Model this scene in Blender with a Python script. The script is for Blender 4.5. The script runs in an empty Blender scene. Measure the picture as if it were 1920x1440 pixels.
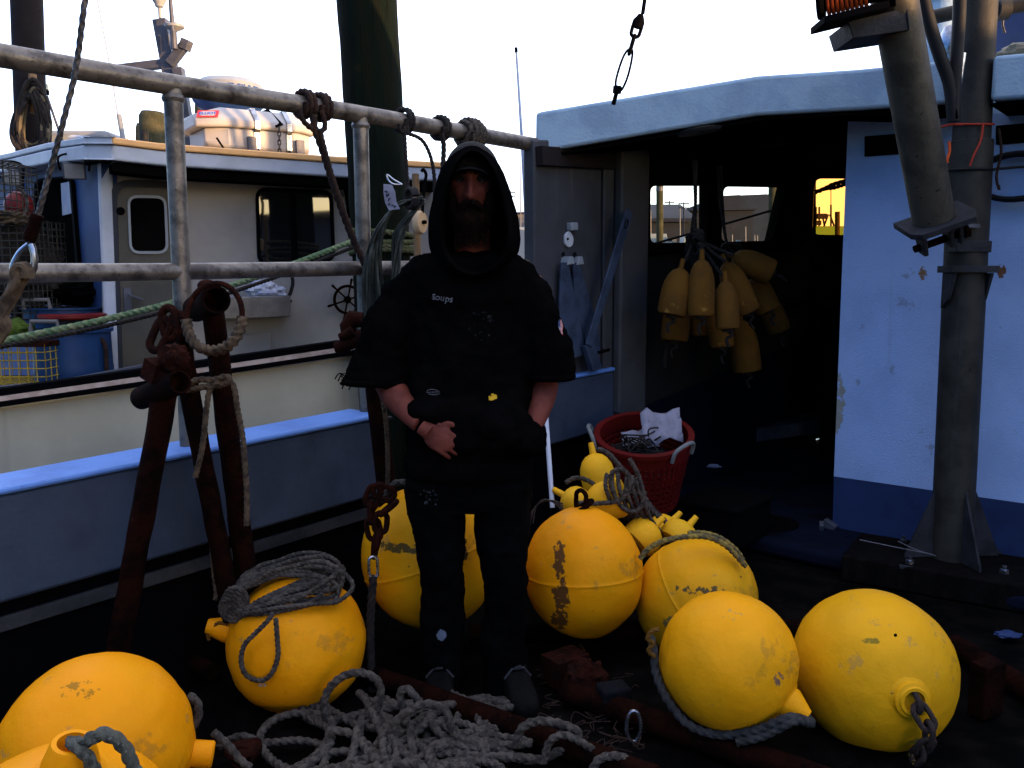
import bpy, bmesh, math, random
from mathutils import Vector as V3, Matrix, noise
random.seed(7)
SC = bpy.context.scene
COL = SC.collection
R = math.radians
# ------------------------------------------------------------------ camera
F = 1600.0                      # focal length in photograph pixels
TH = math.atan(200/1600)        # pitch down
CH = 1.42                       # camera height over the deck
cam = bpy.data.cameras.new('camera'); camo = bpy.data.objects.new('camera', cam); COL.objects.link(camo)
cam.sensor_width = 36; cam.lens = 36*F/1920; cam.clip_start = .05; cam.clip_end = 3000
camo.location = (0, 0, CH); camo.rotation_euler = (R(90)-TH, 0, 0)
SC.camera = camo
# ------------------------------------------------------------------ light
SUN_AZ, SUN_EL = R(118), R(3)
w = bpy.data.worlds.new('World'); SC.world = w; w.use_nodes = True
nt = w.node_tree; nt.nodes.clear()
sky = nt.nodes.new('ShaderNodeTexSky'); sky.sky_type = 'NISHITA'; sky.sun_disc = False
sky.sun_elevation = SUN_EL; sky.sun_rotation = SUN_AZ
sky.altitude = 0; sky.air_density = 1.0; sky.dust_density = 1.5; sky.ozone_density = 3.0
SKY_K, HAZE_K, OVER_K = .33, .9, .72          # strength of the clear sky and of the bright evening haze ahead
bg = nt.nodes.new('ShaderNodeBackground'); bg.inputs['Strength'].default_value = SKY_K
wo = nt.nodes.new('ShaderNodeOutputWorld')
def wn(t, **k):
    n_ = nt.nodes.new(t)
    for a_, b_ in k.items(): setattr(n_, a_, b_)
    return n_
def wmath(op, a_, b_=0.):
    n_ = wn('ShaderNodeMath', operation=op)
    for i_, q_ in enumerate((a_, b_)):
        if isinstance(q_, (int, float)): n_.inputs[i_].default_value = q_
        else: nt.links.new(q_, n_.inputs[i_])
    return n_.outputs[0]
def wramp(f_, lo, hi):
    n_ = wn('ShaderNodeMapRange', interpolation_type='SMOOTHSTEP'); n_.inputs[1].default_value = lo; n_.inputs[2].default_value = hi; nt.links.new(f_, n_.inputs[0]); return n_.outputs[0]
wt = wn('ShaderNodeTexCoord'); wd = wn('ShaderNodeVectorMath', operation='DOT_PRODUCT'); nt.links.new(wt.outputs['Generated'], wd.inputs[0])
wd.inputs[1].default_value = (math.sin(R(8)), math.cos(R(8)), 0)
ws = wn('ShaderNodeSeparateXYZ'); nt.links.new(wt.outputs['Generated'], ws.inputs[0])
ahead = wramp(wd.outputs['Value'], .08, .8)
low = wmath('SUBTRACT', 1., wmath('MULTIPLY', wramp(ws.outputs[2], .25, 1.), .6))
wx = wn('ShaderNodeMix', data_type='RGBA'); wx.inputs[6].default_value = (1, .985, .96, 1); wx.inputs[7].default_value = (1, .68, .26, 1)
wsd = wn('ShaderNodeVectorMath', operation='DOT_PRODUCT'); nt.links.new(wt.outputs['Generated'], wsd.inputs[0]); wsd.inputs[1].default_value = (math.sin(R(124)), math.cos(R(124)), .0)
nt.links.new(wramp(wsd.outputs['Value'], .3, .7), wx.inputs[0])
bh = nt.nodes.new('ShaderNodeBackground'); nt.links.new(wx.outputs[2], bh.inputs['Color'])
glow = wmath('MULTIPLY', wmath('MULTIPLY', wramp(wsd.outputs['Value'], .6, 1.), wmath('SUBTRACT', 1., wramp(ws.outputs[2], .02, .3))), 3.2)   # the sunset itself
over = wmath('MULTIPLY', wramp(ws.outputs[2], .35, .9), OVER_K)          # extra white sky overhead, added to brighten upward faces
nt.links.new(wmath('ADD', wmath('MULTIPLY', wmath('MULTIPLY', ahead, low), HAZE_K), glow), bh.inputs['Strength'])
bo = nt.nodes.new('ShaderNodeBackground'); bo.inputs['Color'].default_value = (1, .98, 1.04, 1); nt.links.new(over, bo.inputs['Strength'])
wa = wn('ShaderNodeAddShader'); wm = wn('ShaderNodeMix', data_type='RGBA', blend_type='MULTIPLY'); wm.inputs[0].default_value = 1; nt.links.new(sky.outputs[0], wm.inputs[6]); wm.inputs[7].default_value = (.6, .85, 1.35, 1)
nt.links.new(wm.outputs[2], bg.inputs['Color']); nt.links.new(bg.outputs[0], wa.inputs[0]); nt.links.new(bh.outputs[0], wa.inputs[1])
wb = wn('ShaderNodeAddShader'); nt.links.new(wa.outputs[0], wb.inputs[0]); nt.links.new(bo.outputs[0], wb.inputs[1])
nt.links.new(wb.outputs[0], wo.inputs['Surface'])
sl = bpy.data.lights.new('sun', 'SUN'); sl.energy = 5.; sl.angle = R(.6); sl.color = (1, .58, .27)
so = bpy.data.objects.new('sun', sl); COL.objects.link(so)
sd = V3((math.sin(SUN_AZ)*math.cos(SUN_EL), math.cos(SUN_AZ)*math.cos(SUN_EL), math.sin(SUN_EL)))
so.rotation_euler = sd.to_track_quat('Z', 'Y').to_euler(); so.location = (20, 12, 6)
vs = SC.view_settings; vs.view_transform = 'Standard'; vs.look = 'None'; vs.gamma = 1; vs.exposure = 1.25
SC.cycles.max_bounces = 6; SC.cycles.transparent_max_bounces = 16
# ------------------------------------------------------------------ picking points in space
def ray(x, y):
    dx, dy = (x-960)/F, (720-y)/F
    return V3((dx, math.cos(TH)+dy*math.sin(TH), -math.sin(TH)+dy*math.cos(TH)))
O = V3((0, 0, CH))
def at(x, y, Y): d = ray(x, y); return O+d*(Y/d.y)
def onz(x, y, z): d = ray(x, y); return O+d*((z-CH)/d.z)
AZ = R(41.2)
U = V3((math.sin(AZ), math.cos(AZ), 0)); VV = V3((math.cos(AZ), -math.sin(AZ), 0)); Z = V3((0, 0, 1))
def onU(x, y, u): d = ray(x, y); return O+d*(u/d.dot(U))
def onV(x, y, v): d = ray(x, y); return O+d*(v/d.dot(VV))
AZB = R(61)                    # heading of the neighbouring boat
UN = V3((math.sin(AZB), math.cos(AZB), 0)); VN = V3((math.cos(AZB), -math.sin(AZB), 0))
def onUn(x, y, u): d = ray(x, y); return O+d*(u/d.dot(UN))
def onVn(x, y, v): d = ray(x, y); return O+d*(v/d.dot(VN))
def B(u, v, z): return U*u+VV*v+Z*z
def pr(Y): return Y/F           # metres per photograph pixel at distance Y
# ------------------------------------------------------------------ meshes
def catmull(p, per=8, closed=False):
    p = [V3(q) for q in p]; n = len(p); out = []
    rng = range(n) if closed else range(n-1)
    for i in rng:
        if closed: a, b, c, d = p[(i-1) % n], p[i], p[(i+1) % n], p[(i+2) % n]
        else: a, b, c, d = p[max(i-1, 0)], p[i], p[i+1], p[min(i+2, n-1)]
        for k in range(per):
            t = k/per
            out.append(.5*((2*b)+(c-a)*t+(2*a-5*b+4*c-d)*t*t+(3*b-a-3*c+d)*t**3))
    if not closed: out.append(p[-1])
    return out
def resample(p, step, closed=False):
    q = p+[p[0]] if closed else p
    L = [0]
    for a, b in zip(q, q[1:]): L.append(L[-1]+(b-a).length)
    n = max(2, int(L[-1]/step)); out = []; j = 0
    for i in range(n+(0 if closed else 1)):
        s = L[-1]*i/n
        while j < len(L)-2 and L[j+1] < s: j += 1
        d = L[j+1]-L[j]
        out.append(q[j].lerp(q[j+1], (s-L[j])/d if d > 1e-9 else 0))
    return out
def basis(n):
    n = V3(n).normalized(); a = V3((1, 0, 0)) if abs(n.x) < .8 else V3((0, 1, 0))
    x = (a-n*a.dot(n)).normalized(); return x, n.cross(x), n
class MB:
    def __init__(s): s.v = []; s.f = []; s.m = []
    def add(s, vs_, fs, mi=0):
        o = len(s.v); s.v += [V3(q) for q in vs_]
        for f in fs: s.f.append(tuple(i+o for i in f)); s.m.append(mi)
        return s
    def prism(s, poly, off, mi=0):
        n = len(poly); off = V3(off); poly = [V3(q) for q in poly]
        fs = [tuple(range(n)), tuple(range(2*n-1, n-1, -1))]+[(i, i+n, (i+1) % n+n, (i+1) % n) for i in range(n)]
        return s.add(poly+[q+off for q in poly], fs, mi)
    def box(s, c, hx, hy, hz, ax=(1, 0, 0), ay=(0, 1, 0), az=(0, 0, 1), mi=0):
        c = V3(c); ax, ay, az = V3(ax)*hx, V3(ay)*hy, V3(az)*hz
        return s.prism([c-ax-ay-az, c+ax-ay-az, c+ax+ay-az, c-ax+ay-az], az*2, mi)
    def bar(s, a, b, wx, wy, up=(0, 0, 1), mi=0):
        a, b = V3(a), V3(b); d = (b-a).normalized(); x = d.cross(V3(up)).normalized(); y = x.cross(d)
        return s.prism([a-x*wx-y*wy, a+x*wx-y*wy, a+x*wx+y*wy, a-x*wx+y*wy], b-a, mi)
    def tube(s, p, r, n=14, closed=False, caps=True, lobes=0, pitch=.06, depth=.2, mi=0, wob=0):
        p = [V3(q) for q in p]; m = len(p)
        if not hasattr(r, '__len__'): r = [r]*m
        T = []
        for i in range(m):
            a = p[i-1] if (i > 0 or closed) else p[0]; b = p[(i+1) % m] if (i < m-1 or closed) else p[-1]
            t = b-a; T.append(t.normalized() if t.length > 1e-9 else V3((0, 0, 1)))
        x, y, _ = basis(T[0]); vs_ = []; L = 0
        for i in range(m):
            if i:
                x = x-T[i]*x.dot(T[i])
                x = x.normalized() if x.length > 1e-6 else basis(T[i])[0]
                L += (p[i]-p[i-1]).length
            y = T[i].cross(x)
            for k in range(n):
                a = 2*math.pi*k/n; rr = r[i]
                if lobes: rr *= 1-depth+depth*2*abs(math.cos(lobes*(a-2*math.pi*L/(pitch*lobes))/2))-depth*.5
                if wob: rr *= 1+wob*noise.noise(p[i]*9+V3((math.cos(a), math.sin(a), 0))*2)
                vs_.append(p[i]+x*(rr*math.cos(a))+y*(rr*math.sin(a)))
        fs = []
        for i in range(m if closed else m-1):
            for k in range(n):
                j = (i+1) % m
                fs.append((i*n+k, i*n+(k+1) % n, j*n+(k+1) % n, j*n+k))
        if caps and not closed: fs += [tuple(range(n-1, -1, -1)), tuple((m-1)*n+k for k in range(n))]
        return s.add(vs_, fs, mi)
    def pipe(s, a, b, r, r2=None, n=24, mi=0, wob=0, segs=1):
        a, b = V3(a), V3(b); r2 = r if r2 is None else r2
        return s.tube([a.lerp(b, i/segs) for i in range(segs+1)], [r+(r2-r)*i/segs for i in range(segs+1)], n, mi=mi, wob=wob)
    def hollow(s, a, b, r, t=.006, n=24, mi=0):
        a, b = V3(a), V3(b); L = (b-a).length
        return s.lathe(a, b-a, [(r-t, L*.6), (r-t, 0), (r, 0), (r, L), (r-t, L), (r-t, L*.5)], n, mi=mi)
    def rope(s, ctrl, r, closed=False, smooth=True, pitch=None, step=None, mi=0):
        p = catmull(ctrl, 10, closed) if smooth else ctrl
        p = resample(p, step or r*.42, closed)
        return s.tube(p, r, 12, closed, lobes=3, pitch=pitch or r*2.2, depth=.2, mi=mi)
    def lathe(s, o, ax, prof, n=32, mi=0, closed=False, squash=None):
        o = V3(o); x, y, z = basis(ax); vs_ = []; m = len(prof)
        for r_, h in prof:
            for k in range(n):
                a = 2*math.pi*k/n; vs_.append(o+x*(r_*math.cos(a))+y*(r_*math.sin(a))+z*h)
        fs = [(i*n+k, i*n+(k+1) % n, (i+1) % m*n+(k+1) % n, (i+1) % m*n+k) for i in range(m if closed else m-1) for k in range(n)]
        if not closed:
            if prof[0][0] > 1e-4: fs.append(tuple(range(n-1, -1, -1)))
            if prof[-1][0] > 1e-4: fs.append(tuple((m-1)*n+k for k in range(n)))
        return s.add(vs_, fs, mi)
    def ball(s, c, rx, ry=None, rz=None, nu=32, nv=20, mi=0, ax=None, fn=None):
        c = V3(c); ry = ry or rx; rz = rz or rx
        X, Y_, Z_ = ax or (V3((1, 0, 0)), V3((0, 1, 0)), V3((0, 0, 1))); vs_ = []
        for i in range(1, nv):
            t = math.pi*i/nv
            for k in range(nu):
                a = 2*math.pi*k/nu; d = V3((math.sin(t)*math.cos(a), math.sin(t)*math.sin(a), math.cos(t)))
                q = fn(d) if fn else 1
                vs_.append(c+X*(d.x*rx*q)+Y_*(d.y*ry*q)+Z_*(d.z*rz*q))
        top = len(vs_); vs_.append(c+Z_*rz*(fn(V3((0, 0, 1))) if fn else 1)); vs_.append(c-Z_*rz*(fn(V3((0, 0, -1))) if fn else 1))
        fs = [(i*nu+k, (i+1)*nu+k, (i+1)*nu+(k+1) % nu, i*nu+(k+1) % nu) for i in range(nv-2) for k in range(nu)]
        fs += [(top, k, (k+1) % nu) for k in range(nu)]+[(top+1, (nv-2)*nu+(k+1) % nu, (nv-2)*nu+k) for k in range(nu)]
        return s.add(vs_, fs, mi)
    def loft(s, rings, caps=True, mi=0):
        n = len(rings[0]); vs_ = [q for r_ in rings for q in r_]
        fs = [(i*n+k, i*n+(k+1) % n, (i+1)*n+(k+1) % n, (i+1)*n+k) for i in range(len(rings)-1) for k in range(n)]
        if caps: fs += [tuple(range(n-1, -1, -1)), tuple((len(rings)-1)*n+k for k in range(n))]
        return s.add(vs_, fs, mi)
    def ringpanel(s, outer, inner, off, mi=0):
        """a flat frame between two outlines of the same count, given a thickness"""
        n = len(outer); off = V3(off); o2 = [V3(q)+off for q in outer]; i2 = [V3(q)+off for q in inner]
        fs = []
        for k in range(n):
            j = (k+1) % n
            fs += [(k, j, n+j, n+k), (2*n+k, 3*n+k, 3*n+j, 2*n+j), (k, 2*n+k, 2*n+j, j), (n+k, n+j, 3*n+j, 3*n+k)]
        return s.add([V3(q) for q in outer]+[V3(q) for q in inner]+o2+i2, fs, mi)
    def link(s, c, along, side, L, W, r, mi=0):
        c = V3(c); a = V3(along).normalized(); b = V3(side); b = (b-a*b.dot(a)).normalized(); p = []
        h = L/2-W/2
        for k in range(20):
            t = 2*math.pi*k/20; p.append(c+a*(math.sin(t)*W/2+(h if math.sin(t) > 0.01 else -h if math.sin(t) < -.01 else 0))+b*(math.cos(t)*W/2))
        return s.tube(p, r, 8, closed=True, mi=mi)
    def chain(s, path, L, W, r, mi=0):
        p = resample(catmull(path, 10), L*.72)
        for i in range(len(p)-1):
            d = p[i+1]-p[i]; x, y, _ = basis(d); s.link((p[i]+p[i+1])/2, d, x if i % 2 else y, L, W, r, mi)
        return s
def rrect(pts, r, seg=5):
    """round the corners of a polygon of photograph pixels"""
    out = []; n = len(pts)
    for i in range(n):
        a, b, c = (V3((*pts[j % n], 0)) for j in (i-1, i, i+1))
        rr = min(r, (a-b).length*.48, (c-b).length*.48)
        p, q = b+(a-b).normalized()*rr, b+(c-b).normalized()*rr
        for k in range(seg+1):
            t = k/seg; s_ = p.lerp(b, t).lerp(b.lerp(q, t), t); out.append((s_.x, s_.y))
    return out
def grow(pts, d):
    cx = sum(p[0] for p in pts)/len(pts); cy = sum(p[1] for p in pts)/len(pts)
    hw = max(abs(p[0]-cx) for p in pts); hh = max(abs(p[1]-cy) for p in pts)
    return [(cx+(p[0]-cx)*(1+d/hw), cy+(p[1]-cy)*(1+d/hh)) for p in pts]
ORG = {}
def obj(name, mb, mats, parent=None, bevel=0, sharp=35, remesh=0, smooth=0, subsurf=0, disp=None):
    me = bpy.data.meshes.new(name)
    if parent: o0 = ORG[parent.name]
    else:
        xs, ys, zs = zip(*[(q.x, q.y, q.z) for q in mb.v]); o0 = V3(((min(xs)+max(xs))/2, (min(ys)+max(ys))/2, min(zs)))
    me.from_pydata([q-o0 for q in mb.v], [], mb.f); me.update()
    bm = bmesh.new(); bm.from_mesh(me); bmesh.ops.recalc_face_normals(bm, faces=bm.faces); bm.to_mesh(me); bm.free()
    for m_ in (mats if isinstance(mats, (list, tuple)) else [mats]): me.materials.append(m_)
    for p_, i in zip(me.polygons, mb.m): p_.material_index = i
    me.shade_smooth(); me.set_sharp_from_angle(angle=R(sharp))
    o = bpy.data.objects.new(name, me); COL.objects.link(o)
    if parent: o.parent = parent
    else: o.location = o0
    ORG[o.name] = o0
    if bevel:
        b = o.modifiers.new('bevel', 'BEVEL'); b.width = bevel; b.segments = 3; b.limit_method = 'ANGLE'; b.angle_limit = R(40); b.harden_normals = False
    if remesh:
        m_ = o.modifiers.new('remesh', 'REMESH'); m_.mode = 'VOXEL'; m_.voxel_size = remesh; m_.use_smooth_shade = True
    if smooth:
        m_ = o.modifiers.new('smooth', 'SMOOTH'); m_.factor = .5; m_.iterations = smooth
    if subsurf:
        m_ = o.modifiers.new('sub', 'SUBSURF'); m_.levels = m_.render_levels = subsurf
    if disp:
        for size, st in disp:
            t = bpy.data.textures.new('cloth', 'CLOUDS'); t.noise_scale = size; t.noise_depth = 3
            m_ = o.modifiers.new('folds', 'DISPLACE'); m_.texture = t; m_.strength = st; m_.mid_level = .5; m_.texture_coords = 'LOCAL'
    return o
def tag(o, label=None, cat=None, group=None, kind=None):
    for k, v_ in (('label', label), ('category', cat), ('group', group), ('kind', kind)):
        if v_: o[k] = v_
    return o
def thing(name, label, cat, loc, group=None):
    o = bpy.data.objects.new(name, None); COL.objects.link(o); o.location = loc; o.empty_display_size = .1
    ORG[o.name] = V3(loc); return tag(o, label, cat, group)
def text(parent, name, s, size, loc, xd, yd, mat, ext=.0006, offset=0, shear=0, name_font=None):
    cu = bpy.data.curves.new('t', 'FONT'); cu.body = s; cu.size = size; cu.extrude = ext; cu.align_x = 'CENTER'; cu.align_y = 'CENTER'; cu.offset = offset; cu.shear = shear
    to = bpy.data.objects.new('t', cu); COL.objects.link(to); bpy.context.view_layer.update()
    me = bpy.data.meshes.new_from_object(to.evaluated_get(bpy.context.evaluated_depsgraph_get()))
    bpy.data.objects.remove(to); xd, yd = V3(xd).normalized(), V3(yd).normalized(); zd = xd.cross(yd)
    me.transform(Matrix.Translation(V3(loc)-ORG[parent.name]) @ Matrix((xd, yd, zd)).transposed().to_4x4())
    me.materials.clear(); me.materials.append(mat); me.name = name
    o = bpy.data.objects.new(name, me); COL.objects.link(o); o.parent = parent; ORG[o.name] = ORG[parent.name]
    return o
def dup(o, loc, rot=None, label=None):
    def cp(x, par):
        c = x.copy(); COL.objects.link(c); c.parent = par; ORG[c.name] = ORG.get(x.name, V3())
        for ch in [k for k in bpy.data.objects if k.parent == x]: cp(ch, c)
        return c
    c = cp(o, None); c.location = loc
    if rot is not None: c.rotation_euler = rot
    if label: c['label'] = label
    return c
# ------------------------------------------------------------------ materials
def pmat(name, col, rough=.6, metal=0., col2=None, scale=6., mix=(.4, .65), bump=0., bscale=None, spots=None, streak=None, spec=.2, stretch=(1, 1, 1), patches=(), coat=0, objrand=0):
    """principled paint with a second tone, specks, streaks and local worn patches, all procedural"""
    m = bpy.data.materials.new(name); m.use_nodes = True; N = m.node_tree.nodes; L = m.node_tree.links
    b = N['Principled BSDF']; b.inputs['Roughness'].default_value = rough; b.inputs['Metallic'].default_value = metal
    b.inputs['Specular IOR Level'].default_value = spec; b.inputs['Coat Weight'].default_value = coat
    tc = N.new('ShaderNodeTexCoord'); mp = N.new('ShaderNodeMapping'); mp.inputs['Scale'].default_value = stretch
    L.new(tc.outputs['Object'], mp.inputs[0]); vec = mp.outputs[0]
    if objrand:
        oi = N.new('ShaderNodeObjectInfo'); ml = N.new('ShaderNodeMath'); ml.operation = 'MULTIPLY'; ml.inputs[1].default_value = 40
        ad = N.new('ShaderNodeVectorMath'); ad.operation = 'ADD'; L.new(oi.outputs['Random'], ml.inputs[0]); L.new(vec, ad.inputs[0]); L.new(ml.outputs[0], ad.inputs[1]); vec = ad.outputs[0]
    def nz(sc, det=6, rg=.6, vec_=None):
        n = N.new('ShaderNodeTexNoise'); n.inputs['Scale'].default_value = sc; n.inputs['Detail'].default_value = det; n.inputs['Roughness'].default_value = rg
        L.new(vec_ or vec, n.inputs['Vector']); return n.outputs['Fac']
    def ramp(fac, lo, hi):
        r_ = N.new('ShaderNodeMapRange'); r_.interpolation_type = 'SMOOTHSTEP'; r_.inputs[1].default_value = lo; r_.inputs[2].default_value = hi; L.new(fac, r_.inputs[0]); return r_.outputs[0]
    def mixc(fac, a, c2):
        x = N.new('ShaderNodeMix'); x.data_type = 'RGBA'; L.new(fac, x.inputs[0])
        if isinstance(a, tuple): x.inputs[6].default_value = (*a, 1)
        else: L.new(a, x.inputs[6])
        x.inputs[7].default_value = (*c2, 1); return x.outputs[2]
    def mul(a, c2):
        x = N.new('ShaderNodeMath'); x.operation = 'MULTIPLY'; L.new(a, x.inputs[0])
        if isinstance(c2, float): x.inputs[1].default_value = c2
        else: L.new(c2, x.inputs[1])
        return x.outputs[0]
    c = None; cur = col
    if col2: cur = mixc(ramp(nz(scale), *mix), cur, col2)
    if streak:                                  # (colour, scale, threshold, strength): runs that go down the wall
        ms = N.new('ShaderNodeMapping'); ms.inputs['Scale'].default_value = (1, 1, .06); L.new(tc.outputs['Object'], ms.inputs[0])
        cur = mixc(mul(ramp(nz(streak[1], 5, .65, ms.outputs[0]), streak[2], streak[2]+.18), float(streak[3])), cur, streak[0])
    for sp in (spots or ()):                    # (colour, scale, threshold, strength)
        cur = mixc(mul(ramp(nz(sp[1], 8, .7), sp[2], sp[2]+.05), float(sp[3])), cur, sp[0])
    for (pc, pr_, colr, sc, th) in patches:     # worn patch: centre, half sizes, colour, noise scale, threshold
        s1 = N.new('ShaderNodeVectorMath'); s1.operation = 'SUBTRACT'; L.new(tc.outputs['Object'], s1.inputs[0]); s1.inputs[1].default_value = pc
        s2 = N.new('ShaderNodeVectorMath'); s2.operation = 'DIVIDE'; L.new(s1.outputs[0], s2.inputs[0]); s2.inputs[1].default_value = pr_
        s3 = N.new('ShaderNodeVectorMath'); s3.operation = 'LENGTH'; L.new(s2.outputs[0], s3.inputs[0])
        g = ramp(s3.outputs['Value'], 1.0, .35); n_ = nz(sc, 7, .65)
        a_ = N.new('ShaderNodeMath'); a_.operation = 'MULTIPLY_ADD'; L.new(g, a_.inputs[0]); a_.inputs[1].default_value = .3; L.new(n_, a_.inputs[2])
        cur = mixc(ramp(mul(a_.outputs[0], ramp(s3.outputs['Value'], 1.05, .9)), th+.15, th+.20), cur, colr)
    if isinstance(cur, tuple): b.inputs['Base Color'].default_value = (*cur, 1)
    else: L.new(cur, b.inputs['Base Color'])
    rr = N.new('ShaderNodeMapRange'); rr.inputs[3].default_value = max(rough-.12, .02) if rough > .1 else rough; rr.inputs[4].default_value = min(rough+.15, 1) if rough > .1 else rough; L.new(nz(scale*1.7), rr.inputs[0]); L.new(rr.outputs[0], b.inputs['Roughness'])
    if bump:
        bp = N.new('ShaderNodeBump'); bp.inputs['Strength'].default_value = bump; bp.inputs['Distance'].default_value = .01
        L.new(nz(bscale or scale*6, 8, .65), bp.inputs['Height']); L.new(bp.outputs[0], b.inputs['Normal'])
    return m
def glass(name, tint=(1, 1, 1), refl=.12, rough=.02, dirt=.12):
    m = bpy.data.materials.new(name); m.use_nodes = True; N = m.node_tree.nodes; L = m.node_tree.links; N.remove(N['Principled BSDF'])
    t = N.new('ShaderNodeBsdfTransparent'); t.inputs[0].default_value = (*tint, 1)
    d = N.new('ShaderNodeBsdfDiffuse'); d.inputs[0].default_value = (.35, .33, .3, 1)
    g = N.new('ShaderNodeBsdfGlossy'); g.inputs['Roughness'].default_value = rough
    n = N.new('ShaderNodeTexNoise'); n.inputs['Scale'].default_value = 60; n.inputs['Detail'].default_value = 8
    r_ = N.new('ShaderNodeMapRange'); r_.inputs[1].default_value = .66; r_.inputs[2].default_value = .74; r_.inputs[3].default_value = dirt*.12; r_.inputs[4].default_value = dirt*3; L.new(n.outputs[0], r_.inputs[0])
    lw = N.new('ShaderNodeLayerWeight'); lw.inputs[0].default_value = .5; pw = N.new('ShaderNodeMath'); pw.operation = 'POWER'; pw.inputs[1].default_value = 4; L.new(lw.outputs['Facing'], pw.inputs[0])
    fr = N.new('ShaderNodeMath'); fr.operation = 'MULTIPLY_ADD'; fr.inputs[1].default_value = .6; fr.inputs[2].default_value = refl*.3; L.new(pw.outputs[0], fr.inputs[0])
    m1 = N.new('ShaderNodeMixShader'); L.new(r_.outputs[0], m1.inputs[0]); L.new(t.outputs[0], m1.inputs[1]); L.new(d.outputs[0], m1.inputs[2])
    m2 = N.new('ShaderNodeMixShader'); L.new(fr.outputs[0], m2.inputs[0]); L.new(m1.outputs[0], m2.inputs[1]); L.new(g.outputs[0], m2.inputs[2])
    L.new(m2.outputs[0], N['Material Output'].inputs[0]); return m
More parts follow.
